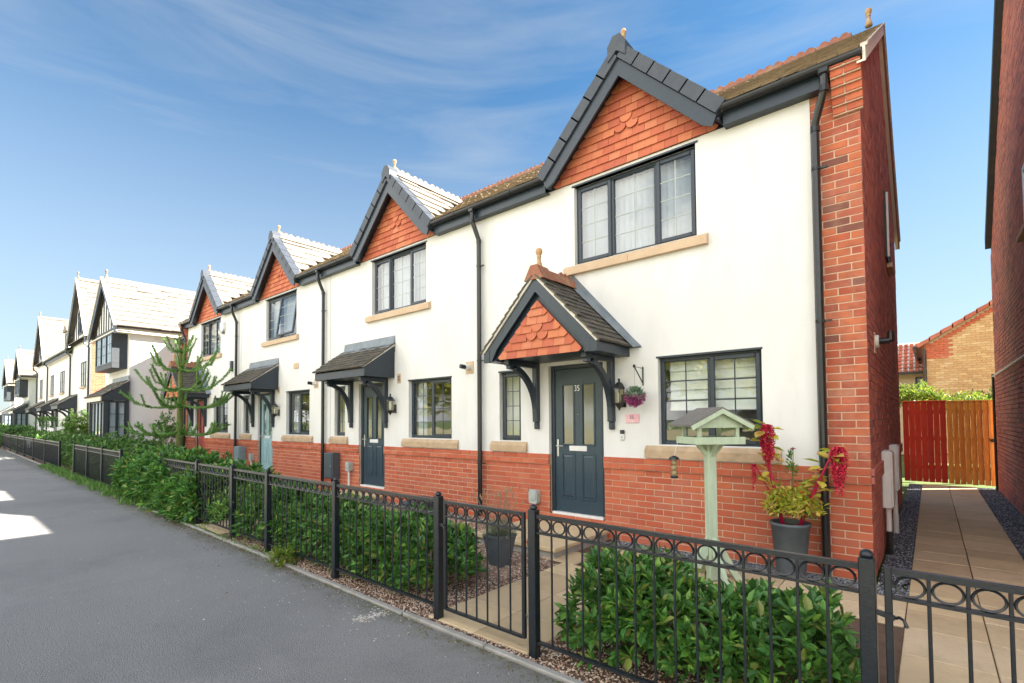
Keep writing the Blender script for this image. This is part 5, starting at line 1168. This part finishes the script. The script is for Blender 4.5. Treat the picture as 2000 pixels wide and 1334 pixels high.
# ============================================================ THINGS BY THE WALLS
def lantern(x, z0, label, y=-.005):
    t = thing('wall_lantern', label, 'lantern', (x, y, z0), group='black wall lanterns'); c = (x, y-.115, z0)
    b = MB(); b.box(x-.04, x+.04, y-.02, y, z0+.04, z0+.20, bev=.005); b.tube([(x, y-.02, z0+.12), (x, y-.06, z0+.045), (x, y-.115, z0+.05)], .009, 8); b.build('back_plate', M_black, t)
    MB().lathe([(.008, 0), (.014, .02), (.03, .035), (.058, .075), (.072, .085), (.072, .095)], c, 6).build('base', M_black, t)
    MB().lathe([(.060, .095), (.066, .262)], c, 6).build('lantern_glass', M_lampg, t)
    for i in range(6): a = 2*pi*i/6; MB().tube([(c[0]+.061*cos(a), c[1]+.061*sin(a), z0+.095), (c[0]+.067*cos(a), c[1]+.067*sin(a), z0+.264)], .0045, 5).build('glazing_bar', M_black, t)
    MB().lathe([(.080, .262), (.078, .275), (.060, .315), (.032, .345), (.014, .350), (.014, .372), (.020, .380), (.012, .395)], c, 6).build('roof_cap', M_black, t)
    MB().lathe([(.012, .10), (.018, .13), (.018, .2), (.006, .22)], c, 8).build('bulb', M_white, t)
lantern(-2.51, 1.64, 'black coach lantern beside door 35, behind the purple flower ball')
lantern(-7.22, 1.64, 'black coach lantern between the second dark door and its window')
lantern(-11.98, 1.64, 'black coach lantern beside the pale blue door')
hb = thing('hanging_bracket', 'black iron wall bracket holding the flower ball beside the big window', 'bracket', (-2.24, 0, 2.05))
b = MB(); b.box(-2.248, -2.232, -.022, -.009, 1.94, 2.17, bev=.003); b.build('wall_plate', M_black, hb)
MB().tube([(-2.24, -.016, 2.15), (-2.24, -.24, 2.155)], .004, 6).build('arm', M_black, hb); MB().tube([(-2.24, -.016, 1.965), (-2.24, -.23, 2.145)], .0075, 6).build('strut', M_black, hb); MB().lathe([(.008, 0), (.016, .01), (.016, .03), (.008, .04)], (-2.24, -.245, 2.14), 8).build('knob', M_black, hb)
fb = thing('flower_ball', 'round artificial flower ball in purple and green hanging by door 35', 'flower ball', (-2.24, -.235, 1.80))
n = 900; d = RNG.normal(0, 1, (n, 3)); d /= np.linalg.norm(d, axis=1, keepdims=True); P = np.array([-2.24, -.235, 1.80])+d*RNG.uniform(.05, .105, (n, 1))
k = (d[:, 2]+RNG.normal(0, .35, n)) > .15
for sel, m_, nm in ((k, M_ballg, 'leaves'), (~k, M_ballp, 'blossoms')):
    put(nm, leaf_mesh(P[sel], d[sel]+RNG.normal(0, .35, (sel.sum(), 3)), .045, .30, m_, nm), fb, kind='stuff')
MB().lathe([(.02, -.075), (.06, -.045), (.075, 0), (.06, .045), (.02, .075)], (-2.24, -.235, 1.80), 10).build('core', M_ballg, fb); MB().tube([(-2.24, -.235, 1.88), (-2.24, -.24, 2.15)], .0015, 4).build('wire', M_black, fb)
pq = thing('house_plaque', 'small pink glass plaque with the number 35 on the render', 'sign', (-2.39, -.012, 1.54))
MB().box(-2.48, -2.30, -.022, -.016, 1.485, 1.595, bev=.003).build('plate', M_plaque, pq); text('35', pq, -2.425, -.0235, 1.533, .062, M_numg, name='number')
db = thing('doorbell', 'slim black and white video doorbell right of door 35', 'doorbell', (-2.525, 0, 1.33))
MB().box(-2.555, -2.497, -.035, -.009, 1.27, 1.345, bev=.006).build('body', M_white, db); MB().box(-2.555, -2.497, -.035, -.009, 1.346, 1.395, bev=.006).build('camera_face', M_black, db); MB().lathe([(.012, 0), (.012, .004)], (0, 0, 0), 12).xf(Matrix.Translation((-2.526, -.035, 1.305)) @ Matrix.Rotation(pi/2, 4, 'X')).build('button', M_palebox, db)
def meterbox(x0, x1, label, m, z0=.33, z1=.87, d=.19):
    t = thing('meter_box', label, 'meter box', ((x0+x1)/2, 0, z0)); MB().box(x0, x1, -d, -.003, z0, z1, bev=.012).build('cabinet', m, t); MB().box(x0+.015, x1-.015, -d-.012, -d, z0+.02, z1-.02, bev=.006).build('lid', m, t); MB().lathe([(.012, 0), (.012, .006)], (0, 0, 0), 8).xf(Matrix.Translation((x1-.05, -d-.012, (z0+z1)/2)) @ Matrix.Rotation(pi/2, 4, 'X')).build('lock', M_palebox, t); MB().tube([((x0+x1)/2, -.1, z0), ((x0+x1)/2, -.1, 0)], .02, 8).build('pipe', M_black, t)
meterbox(-9.46, -9.14, 'dark grey meter box on the brick left of the second dark door', M_grey); meterbox(-14.28, -13.95, 'blue-grey meter box on the brick left of the pale blue door', M_bluegrey)
def gasbox(x, z, label):
    t = thing('gas_box', label, 'utility box', (x, 0, z), group='pale utility boxes beside the doors')
    MB().prism([(x-.07, z+.02), (x-.055, z), (x+.055, z), (x+.07, z+.02), (x+.075, z+.15), (x+.055, z+.19), (x-.055, z+.19), (x-.075, z+.15)], 'y', -.09, -.004).build('cover', M_palebox, t); MB().box(x-.05, x+.05, -.10, -.09, z+.05, z+.16, bev=.004).build('door', M_palebox, t); MB().tube([(x, -.05, z), (x, -.05, 0)], .022, 8).build('pipe', M_white, t)
gasbox(-3.91, .345, 'pale rounded utility box low on the brick left of door 35'); gasbox(-8.73, .51, 'pale rounded utility box between the dark meter box and the second dark door'); gasbox(-13.5, .5, 'pale rounded utility box beside the pale blue door')
def lidbox(x0, x1, label):
    t = thing('storage_box', label, 'box', ((x0+x1)/2, -.35, 0)); MB().box(x0+.02, x1-.02, -.52, -.14, 0, .16, bev=.01).build('body', M_grey, t); MB().prism([(-.55, .155), (-.12, .155), (-.12, .24), (-.5, .19)], 'x', x0, x1).build('lid', M_cap, t)
lidbox(-6.35, -5.75, 'low grey box with sloping lid on the gravel behind the railing post'); lidbox(-11.1, -10.5, 'low grey box on the gravel below the third house window')
al = thing('alarm_box', 'white alarm box high on the fourth house beside its upper window', 'alarm box', (-15.6, 0, 4.4)); MB().prism([(-15.72, 4.5), (-15.48, 4.5), (-15.48, 4.3), (-15.6, 4.22), (-15.72, 4.3)], 'y', -.08, -.009).build('case', M_white, al); MB().box(-15.66, -15.54, -.07, -.02, 4.17, 4.225).build('strobe', M_grey, al)
sg = thing('switch_box', 'small dark box on the render left of a downpipe', 'utility box', (-14.95, 0, 3.1)); MB().box(-15.0, -14.88, -.07, -.009, 3.0, 3.3, bev=.006).build('case', M_cap, sg); MB().box(-14.99, -14.89, -.078, -.07, 3.02, 3.1).build('panel', M_black, sg)
# side wall: flood lamp and two meter cabinets
fl = thing('side_lamp', 'round white-backed black lamp high on the shaded side wall', 'lamp', (.01, .8, 2.3))
MB().box(.001, .012, .72, .88, 2.20, 2.42, bev=.002).build('back_plate', M_stone2, fl); MB().lathe([(.07, 0), (.065, .03)], (0, 0, 0), 14).xf(Matrix.Translation((.012, .8, 2.33)) @ Matrix.Rotation(pi/2, 4, 'Y')).build('base', M_white, fl); MB().tube([(.04, .8, 2.33), (.13, .80, 2.33)], .035, 10).build('arm', M_black, fl); MB().lathe([(.02, 0), (.032, .02), (.032, .10), (.02, .12)], (.14, .8, 2.31), 10).build('lamp_head', M_black, fl)
def cab(y0, z0, z1, label, s, d=.10):
    t = thing('meter_cabinet', label, 'meter box', (.1, y0, z0)); MB().box(.002, d-.012, y0, y0+.40, z0, z1, bev=.008).build('cabinet', M_white, t); MB().box(d-.012, d, y0+.02, y0+.38, z0+.02, z1-.02, bev=.004).build('lid', M_white, t)
    MB().tube([(.05, y0+.08, z0), (.05, y0+.08, .25)], .026, 8).build('pipe', M_white, t); MB().tube([(.05, y0+.08, .26), (.05, y0+.08, -.02)], .032, 8).build('pipe_sleeve', M_black if s else M_white, t)
cab(1.22, .52, 1.15, 'nearer tall white meter cabinet on the side wall beside the slate strip', 1); cab(2.55, .56, 1.16, 'further tall white meter cabinet on the side wall', 0)

# ------------------------------------------------------------ bird table
bt = thing('bird_table', 'pale green wooden bird table with a pitched grey roof on a tall post', 'bird table', (-1.17, -.86, 0))
Mt = Matrix.Translation((-1.17, -.86, 0)) @ Matrix.Rotation(rad(46), 4, 'Z') @ Matrix.Diagonal((.92, .92, 1, 1))
def bp_(b, name, m, parent=bt): b.xf(Mt); return b.build(name, m, parent)
bp_(MB().box(-.046, .046, -.046, .046, .02, 1.295, bev=.005), 'post', M_bird)
for i in range(4):
    a = pi/2*i; c, s = cos(a), sin(a); b = MB().prism([(.05, .42), (.05, .26), (.25, .0), (.32, .0)], 'y', -.022, .022); b.xf(Matrix.Rotation(a+pi/4*0, 4, 'Z')); bp_(b, 'leg', M_bird)
    b = MB().prism([(.046, 1.17), (.046, 1.22), (.11, 1.292), (.16, 1.292)], 'y', -.018, .018); b.xf(Matrix.Rotation(a, 4, 'Z')); bp_(b, 'brace', M_bird)
tw_, tl_ = .24, .21
bp_(MB().box(-tw_, tw_, -tl_, tl_, 1.295, 1.315, bev=.003), 'tray', M_bird)
for sy in (-1, 1): bp_(MB().box(-tw_-.015, tw_+.015, min(sy*tl_, sy*(tl_+.02)), max(sy*tl_, sy*(tl_+.02)), 1.292, 1.36, bev=.004), 'rim', M_bird)
for sx in (-1, 1): bp_(MB().box(min(sx*tw_, sx*(tw_+.015)), max(sx*tw_, sx*(tw_+.015)), -tl_, tl_, 1.292, 1.36, bev=.004), 'rim', M_bird)
for sx in (-1, 1):
    for sy in (-1, 1): bp_(MB().box(sx*.195-.018, sx*.195+.018, sy*.175-.018, sy*.175+.018, 1.315, 1.465, bev=.003), 'corner_post', M_bird)
for sy in (-1, 1):
    bp_(MB().prism([(-.235, 1.445), (.235, 1.445), (.235, 1.475), (0, 1.590), (-.235, 1.475)], 'y', sy*.20-.009, sy*.20+.009), 'gable_end', M_bird)
    for sx in (-1, 1): bp_(MB().prism([(sx*.325, 1.462), (0, 1.618), (0, 1.575), (sx*.31, 1.425)], 'y', sy*.265-.01, sy*.265+.01), 'bargeboard', M_bird)
for sx in (-1, 1): bp_(MB().prism([(sx*.33, 1.458), (0, 1.616), (0, 1.634), (sx*.33, 1.476)], 'y', -.268, .268), 'roof_board', M_feltg)
sd = MB(); 
for i in range(120): x, y = random.uniform(-.2, .2), random.uniform(-.17, .17); sd.box(x-.006, x+.006, y-.004, y+.004, 1.314, 1.322)
sd.xf(Mt); sd.build('seed', M_seed, bt, kind='stuff')
fd = thing('bird_feeder', 'small clear tube bird feeder with fat balls hanging left of the bird table post', 'bird feeder', (-1.43, -1.07, 1.0))
fc = (-1.435, -1.07, .98); MB().lathe([(.032, 0), (.032, .17)], fc, 14).build('tube', M_lampg, fd); MB().lathe([(.034, -.012), (.036, 0), (.034, .012)], fc, 14).build('base', M_black, fd); MB().lathe([(.052, .165), (.04, .185), (.012, .20)], fc, 14).build('lid', M_black, fd); MB().tube([(fc[0], fc[1], 1.17), (fc[0]+.03, fc[1]+.02, 1.31)], .002, 4).build('wire', M_metal, fd)
for i in range(3): MB().lathe([(.01, 0), (.024, .012), (.027, .026), (.022, .042), (.008, .05)], (fc[0], fc[1], .99+.05*i), 10).build('fat_ball', M_seed, fd, smooth=True)

# ------------------------------------------------------------ planters and plants
pt_ = thing('planter', 'tall tapering dark grey planter against the brick beside the corner downpipe', 'planter', (-.63, -.27, 0)); pc = (-.625, -.27, 0)
MB().lathe([(.115, .0), (.12, .015), (.168, .50), (.180, .505), (.180, .53), (.160, .53), (.155, .48)], pc, 28).build('pot', M_pot, pt_, smooth=True); MB().lathe([(.155, .47), (.15, .49)], pc, 20).build('compost', M_soil, pt_)
am = thing('amaranth', 'red tasselled amaranth with yellowing leaves growing in the tall planter', 'plant', (-.62, -.27, .48))
def stem(pts, r, m=M_amstem, nm='stem', par=am): return MB().tube(pts, r, 7).build(nm, m, par, smooth=True)
S1 = [(-.68, -.28, .47), (-.73, -.30, .75), (-.79, -.31, 1.05), (-.80, -.33, 1.35), (-.79, -.36, 1.47)]
S2 = [(-.55, -.28, .47), (-.47, -.30, .70), (-.38, -.32, .92), (-.30, -.33, 1.10), (-.24, -.35, 1.26)]
stem(S1, [.020, .018, .014, .010, .006]); stem(S2, [.020, .018, .013, .010, .006]); stem([(-.70, -.29, .62), (-.80, -.33, .85), (-.88, -.36, 1.02), (-.90, -.38, 1.08)], [.012, .01, .007, .004]); stem([(-.60, -.26, .47), (-.60, -.27, .9), (-.58, -.28, 1.22)], [.006, .005, .003], M_bark)
def tassel(top, strands, L_, spread, nm='tassel'):
    P_, D_ = [], []
    for i in range(strands):
        a = random.uniform(0, 2*pi); q = random.uniform(0, 1)**.5*spread; l = L_*random.uniform(.55, 1)*(1-.25*q/spread); x, y = top[0]+q*cos(a), top[1]+q*sin(a)*.8; nn = int(l/.0085)
        for j in range(nn):
            f = j/nn; sh = (1-f)**.4; P_.append((top[0]+(x-top[0])*min(1, .4+f*2)*(.55+.45*sh)+random.gauss(0, .003), top[1]+(y-top[1])*min(1, .4+f*2)*(.55+.45*sh)+random.gauss(0, .003), top[2]-f*l+.03*sin(min(1, f*4)*pi/2))); D_.append((random.gauss(0, 1), random.gauss(0, 1), -.9))
    put(nm, leaf_mesh(np.array(P_), np.array(D_), .021, .8, M_amr, nm, simple=True), am, kind='stuff')
tassel((-.79, -.36, 1.47), 46, .52, .075); tassel((-.205, -.36, 1.27), 42, .56, .070); tassel((-.91, -.39, 1.08), 9, .36, .022)
leafP, leafD, leafS = [], [], []
for Sx in (S1, S2):
    for i in range(44):
        f = random.uniform(.22, 1)*(len(Sx)-1.001); k = int(f); p = Vector(Sx[k]).lerp(Vector(Sx[k+1]), f-k); a = random.uniform(0, 2*pi); dd = Vector((cos(a), sin(a)*.8-.25, random.uniform(-.5, .5))); p = p+dd*random.uniform(.01, .05)
        leafP.append(tuple(p)); leafD.append(tuple(dd)); leafS.append(random.uniform(.08, .15))
leaf_objs(np.array(leafP), np.array(leafD), np.array(leafS), .62, M_amleaf, am)
zi = thing('marigolds', 'low orange and pink flowers among yellow-green foliage in the tall planter', 'plant', (-.62, -.30, .5))
P_, D_ = blob_points(1500, (-.60, -.30, .66), (.24, .15, .21)); P_ = P_[P_[:, 2] > .47]; D_ = RNG.normal(0, .7, (len(P_), 3))+np.array([0, -.2, .2])
put('foliage', leaf_mesh(P_, D_, RNG.uniform(.03, .07, len(P_)), .42, M_amleaf, 'foliage'), zi, kind='stuff')
P_, D_ = blob_points(260, (-.61, -.29, .60), (.19, .12, .17)); put('green_foliage', leaf_mesh(P_, D_, .05, .3, M_shrub, 'green_foliage'), zi, kind='stuff')
P_, D_ = blob_points(60, (-.60, -.28, 1.0), (.03, .03, .2)); put('tall_stem_foliage', leaf_mesh(P_, D_, .05, .4, M_shrub, 'tall_stem_foliage'), zi, kind='stuff')
for (x, y, z, m_) in ((-.72, -.38, .74, M_orange), (-.64, -.40, .80, M_orange), (-.50, -.38, .83, M_orange), (-.56, -.36, .88, M_orange), (-.66, -.36, .68, M_orange), (-.47, -.40, .72, M_orange), (-.58, -.28, 1.23, M_pinkfl), (-.70, -.33, 1.12, M_pinkfl)):
    a = np.arange(14)*2.4; D_ = np.stack([np.cos(a), np.sin(a)*.7-.3, .35+.2*np.sin(a*3)], 1); put('flower', leaf_mesh(np.repeat([[x, y, z]], 14, 0), D_, .026, .6, m_, 'flower'), zi)
    MB().tube([(x, y, z), (x*.6-.62*.4, -.28, .52)], .002, 4).build('flower_stem', M_bark, zi)
lp = thing('square_planter', 'square tapering dark planter on the soil beside the path to door 35', 'planter', (-3.08, -1.75, 0)); MB().lathe([(.105, 0), (.11, .01), (.175, .30), (.182, .30), (.182, .33), (.16, .33), (.155, .28)], (-3.08, -1.72, 0), 4).build('pot', M_pot, lp); MB().lathe([(.15, .27), (.148, .29)], (-3.08, -1.72, 0), 4).build('compost', M_soil, lp)
lv = thing('lavender', 'grey-green lavender with dry brown flower stalks in the square planter', 'plant', (-3.08, -1.72, .3))
n = 1500; d = RNG.normal(0, 1, (n, 3)); d[:, 2] = np.abs(d[:, 2])*.9-.15; d /= np.linalg.norm(d, axis=1, keepdims=True); P_ = np.array([-3.08, -1.72, .33])+d*RNG.uniform(.03, .15, (n, 1))*np.array([1.15, 1.15, .9])
put('foliage', leaf_mesh(P_, d+RNG.normal(0, .3, (n, 3))+[0, 0, .4], .055, .12, M_lav, 'foliage', simple=True), lv, kind='stuff')
b = MB()
for i in range(70):
    a = random.uniform(0, 2*pi); q = random.uniform(.05, .30); h_ = random.uniform(.22, .46); x, y = -3.08+q*cos(a)*.4, -1.72+q*sin(a)*.4; e = (-3.08+q*cos(a)*1.25, -1.72+q*sin(a)*1.1, .36+h_); b.tube([(x, y, .38), e], .0013, 3, cap=False); b.tube([(e[0], e[1], e[2]-.03), (e[0], e[1], e[2]+.01)], .005, 4)
b.build('flower_stalks', M_dry, lv, kind='stuff')

# ------------------------------------------------------------ hedges
def hedge(label, x0, x1, y0, y1, h, nsh, leaf=.082, m=None, width=.40, objs=0, lump=.09, name='laurel_hedge', nl=9, sl_=.10, stems=True, simple=False, group=None, cat='hedge'):
    m = m or M_laurel; t = thing(name, label, cat, ((x0+x1)/2, (y0+y1)/2, 0), group=group)
    C_, O_ = hedge_points(nsh, x0, x1, y0, y1, h, lump=lump); P, D = shoots(C_, O_, nl, sl_)
    k = P[:, 2] > .015; P, D = P[k], D[k]; sz = leaf*RNG.uniform(.42, 1.2, len(P))
    if objs:
        dist = np.linalg.norm(P-np.array(CAM), axis=1)-RNG.uniform(0, .8, len(P)); ix = np.argsort(dist)[:objs]; mask = np.ones(len(P), bool); mask[ix] = False
        leaf_objs(P[ix], D[ix], sz[ix], width, m, t); P, D, sz = P[mask], D[mask], sz[mask]
    put('leaves', leaf_mesh(P, D, sz, width, m, 'leaves', simple=simple), t, kind='stuff')
    if stems:
        b = MB(); yc = (y0+y1)/2; nst = int((x1-x0)/.09); hh = (lambda x: h(np.array([x]))[0]) if callable(h) else (lambda x: h)
        for i in range(nst):
            x = random.uniform(x0+.1, x1-.1); y = random.uniform(y0+.12, y1-.12); e = (x+random.gauss(0, .07), y+random.gauss(0, .09), hh(x)*random.uniform(.6, .9)); b.tube([(x, y, -.01), ((x+e[0])/2+random.gauss(0, .02), (y+e[1])/2, e[2]*.5), e], [.009, .006, .003], 5)
        b.build('stems', M_twig, t, kind='stuff')
    # dense inner growth
    C_, O_ = hedge_points(int(nsh*.8), x0+.1, x1-.1, y0+.12, y1-.12, (lambda x: h(x)*.82) if callable(h) else h*.82, lump=lump); P, D = shoots(C_, O_, 5, sl_)
    put('inner_leaves', leaf_mesh(P, D, leaf, width, m, 'inner_leaves', simple=True), t, kind='stuff'); return t
hedge('glossy laurel hedge behind the nearest railing, below the bird table', -1.50, .10, -2.92, -2.28, lambda x: .43+.03*np.sin(x*4), 640, leaf=.085, width=.46, objs=300)
hedge('long laurel hedge behind the railing between the two gates', -7.0, -2.82, -2.92, -2.22, lambda x: .42+.03*np.sin(x*3)+.08*(x < -4.2), 1550, leaf=.088, width=.46, objs=300)
hedge('tall unclipped laurel spilling over the railing beyond the second gate', -12.5, -7.85, -3.10, -1.9, lambda x: .62+.22*np.exp(-((x+10.9)/1.3)**2)+.05*np.sin(x*3), 1900, leaf=.12, lump=.12)
hedge('loose green hedge behind the railing in front of the white bay house', -20.5, -13.0, -2.60, -1.5, lambda x: .76+.08*np.sin(x*2), 1500, leaf=.13, m=M_laurel2, lump=.14)
hedge('distant garden hedge before the tall town houses', -40, -20.6, -2.45, -1.5, lambda x: .86+.1*np.sin(x*1.3), 1900, leaf=.17, m=M_laurel2, lump=.14, simple=True)
hedge('furthest hedge at the left end of the railings', -60, -46, -2.6, -1.0, lambda x: 1.15+.1*np.sin(x*1.3), 900, leaf=.25, m=M_laurel2, lump=.14, simple=True)
def bush(name, label, c, r, n, leaf, m, cat='shrub', width=.42, simple=False):
    t = thing(name, label, cat, (c[0], c[1], 0)); P, O_ = blob_points(n, c, r); P, D = shoots(P, O_, 6, leaf*.9); k = P[:, 2] > .01
    put('leaves', leaf_mesh(P[k], D[k], leaf*RNG.uniform(.6, 1.1, k.sum()), width, m, 'leaves', simple=simple), t, kind='stuff')
    b = MB()
    for i in range(9): b.tube([(c[0]+random.gauss(0, .04), c[1]+random.gauss(0, .04), 0), (c[0]+random.gauss(0, r[0]*.4), c[1]+random.gauss(0, r[1]*.4), c[2]+r[2]*.4)], [.012, .005], 5)
    b.build('stems', M_twig, t, kind='stuff'); return t
bush('shrub', 'bright yellow-green shrub at the left end of the laurel hedge by the second gate', (-6.95, -2.72, .28), (.50, .38, .30), 330, .075, M_shrub)
bush('garden_shrub', 'rounded green shrub in front of the white house side wall', (-18.6, -1.85, .66), (.75, .6, .52), 360, .11, M_laurel2)
bush('climbing_shrub', 'loose tall climber on the corner of the tall brick-sided town house', (-28.4, -1.4, 1.0), (.6, .5, 1.0), 420, .12, M_shrub)
bush('porch_climber', 'dark leafy plant growing in the gabled porch behind the monkey puzzle', (-18.3, -.75, .95), (.30, .28, .85), 320, .09, M_laurel2)
bush('road_weed', 'small bright green weed on the gravel strip outside the railings', (-4.95, -3.13, .04), (.14, .07, .07), 40, .07, M_bright)
bush('ivy_bush', 'yellow-green ivy mass rising behind the garden gate', (.15, 9.9, 1.85), (.55, .5, .42), 420, .10, M_bright)
bush('hedge_top', 'low bright leaves along the top of the alley gate', (1.05, 10.2, 1.72), (.8, .4, .28), 360, .09, M_bright)
bush('round_bush', 'dark clipped bush below the yellow brick gable', (1.6, 13.5, 1.75), (.85, .6, .45), 420, .09, M_shrub)
# rough grass and weeds outside the railings further along
def tufts(name, n, fn, h_, m):
    P = fn(n); P = np.c_[P, np.full(len(P), -.0)]; D = RNG.normal(0, .45, (len(P), 3))+[0, 0, 1]; put(name, leaf_mesh(P, D, h_*RNG.uniform(.4, 1.1, len(P)), .10, m, name, simple=True), None, kind='stuff')
tufts('rough_grass', 5200, lambda n: (lambda x: np.stack([x, yfence(x)-.02+RNG.uniform(-.34, .12, n)*(.5+.5*np.sin(x*2.1)**2)], 1))(RNG.uniform(-24, -10.5, n)), .16, M_shrub)
tufts('path_weeds', 900, lambda n: (lambda x: np.stack([x, yfence(x)-.08+RNG.normal(0, .04, n)], 1))(RNG.uniform(-10.5, -5.2, n)), .07, M_shrub)
# debris on the footway
def deb(n):
    x = -1-RNG.gamma(2.2, 2.6, n); return np.stack([x, yfence(x)-.14-RNG.exponential(.28, n)], 1)
put_ = scatter_stones('fallen_petals', 420, deb, .007, M_petal, z=.0, flat=.25)
scatter_stones('fallen_leaf_litter', 420, lambda n: (lambda x: np.stack([x, yfence(x)-.13-RNG.exponential(.10, n)], 1))(RNG.uniform(-10, -4.2, n)), .012, M_twig, z=.0, flat=.25)
scatter_stones('road_grit', 160, rect(-9, 1, -5.2, -3.3), .004, M_petal, z=.0, flat=.4)

scatter_stones('moss_crumbs', 1500, lambda n: (lambda x: np.stack([x, yfence(x)-.145-RNG.exponential(.05, n)*(.4+np.sin(x*3.3)**2)], 1))(RNG.uniform(-10, 1.8, n)), .008, mat('moss', (.11,.12,.03), 1., rand=[(.11,.12,.03),(.16,.13,.05),(.20,.15,.09)]), z=-.001, flat=.4)
scatter_stones('scuffed_paint_mark', 260, lambda n: (lambda t: np.stack([-2.96+t*.06+RNG.normal(0, .035, n), -3.37+t*.26+RNG.normal(0, .012, n)], 1))(RNG.uniform(-.5, .5, n)), .008, M_petal, z=-.002, flat=.12)
# ------------------------------------------------------------ monkey puzzle tree
mt = thing('monkey_puzzle_tree', 'young monkey puzzle tree with tiers of upturned spiny branches over the laurel', 'tree', (-14.2, -1.5, 0))
tx, ty = -14.25, -1.5
MB().tube([(tx, ty, 0), (tx, ty, 1.2), (tx+.02, ty, 2.4), (tx+.0, ty, 3.45)], [.085, .078, .058, .036], 12).build('trunk', M_bark, mt, smooth=True)
def spiny(pts, r0, r1, name, n):
    pts = [Vector(p) for p in pts]; P_, D_ = [], []
    seg = np.array([(pts[i+1]-pts[i]).length for i in range(len(pts)-1)]); cum = np.concatenate([[0], np.cumsum(seg)]); tot = cum[-1]
    for i in range(n):
        s_ = random.uniform(0, tot); k = min(int(np.searchsorted(cum, s_))-1 if s_ > 0 else 0, len(pts)-2); f = (s_-cum[k])/seg[k]; p = pts[k].lerp(pts[k+1], f); d_ = (pts[k+1]-pts[k]).normalized(); a = random.uniform(0, 2*pi); o = d_.orthogonal().normalized(); o = Matrix.Rotation(a, 3, d_) @ o; r = r0+(r1-r0)*s_/tot
        P_.append(tuple(p+o*r*.45)); D_.append(tuple(o*.8+d_*.9))
    br = MB().tube(pts, [r0*.6+(r1-r0)*.6*i/(len(pts)-1) for i in range(len(pts))], 6).build(name, M_puzzle, mt)
    put('needles', leaf_mesh(np.array(P_), np.array(D_), .050, .34, M_puzzle, 'needles', simple=True), br, kind='stuff')
for z0, L_, nb_, lift in ((1.32, 2.05, 7, .16), (2.00, 1.9, 7, .30), (2.42, 1.6, 6, .48), (2.90, 1.2, 6, .55), (3.38, .62, 7, .34)):
    for i in range(nb_):
        a = 2*pi*i/nb_+z0*1.7+random.uniform(-.25, .25); l = L_*random.uniform(.78, 1.06); pts = []
        for k in range(7):
            f = k/6; pts.append((tx+cos(a)*l*f, ty+sin(a)*l*f*.62, z0-.10*sin(f*pi)*L_*.6+lift*f**3))
        spiny(pts, .034, .024, 'branch', int(l*230))
        if L_ > 1:
            for s in (-1, 1):
                f = random.uniform(.5, .8); k = int(f*6); p = Vector(pts[k]); a2 = a+s*.55; q = [tuple(p), tuple(p+Vector((cos(a2)*.2, sin(a2)*.13, .03))), tuple(p+Vector((cos(a2)*.33, sin(a2)*.2, .16+.1*lift))), tuple(p+Vector((cos(a2)*.38, sin(a2)*.24, .28+.1*lift)))]; spiny(q, .028, .022, 'branch', 90)
# hanging baskets on the town houses
for i, (x, lab) in enumerate(((-34.9, 'right-hand green hanging basket under the nearest town house porch'), (-37.9, 'left-hand green hanging basket between the town house porches'))):
    t = thing('hanging_basket', lab, 'hanging basket', (x, -1.5, 1.6), group='round green baskets'); P, D = blob_points(260, (x, -1.5, 1.62), (.27, .27, .25), low=-1); put('leaves', leaf_mesh(P, D, .12, .4, M_laurel2, 'leaves', simple=True), t, kind='stuff'); MB().tube([(x, -1.5, 1.8), (x, -1.5, 2.3)], .008, 4).build('chain', M_black, t)

# ------------------------------------------------------------ across the road, behind the camera (trees seen in the glass, pale ground added for bounce)
sheet('verge', -130, 60, -14, -9.2, -.01, mat('pale_bounce_verge', (.42, .38, .22), 1., (.46, .41, .26), 1.2, bump=.6, bscale=30))  # unseen pale ground added to throw sunlight back at the shaded fronts
sheet('bounce_field', -130, 60, -60, -14, -.02, mat('pale_bounce_field', (.42, .37, .22), 1., (.34, .32, .16), .3, bump=.6, bscale=10))  # more of the added pale bounce ground, further out
Pw = []; Dw = []
x = -46.
while x < 16:
    rr = random.uniform(1.6, 2.7); P, D = blob_points(520, (x, -17.5+random.uniform(-1.2, 1.2), rr*1.15), (rr, rr*.9, rr*1.35)); Pw.append(P); Dw.append(D); x += rr*1.15
Pw = np.concatenate(Pw); Dw = np.concatenate(Dw); k = Pw[:, 2] > .1
put('tree_belt', leaf_mesh(Pw[k], Dw[k], RNG.uniform(.3, .6, k.sum()), .7, M_tree, 'tree_belt', simple=True), None, kind='stuff', label='belt of sunlit yellow-green trees across the road')
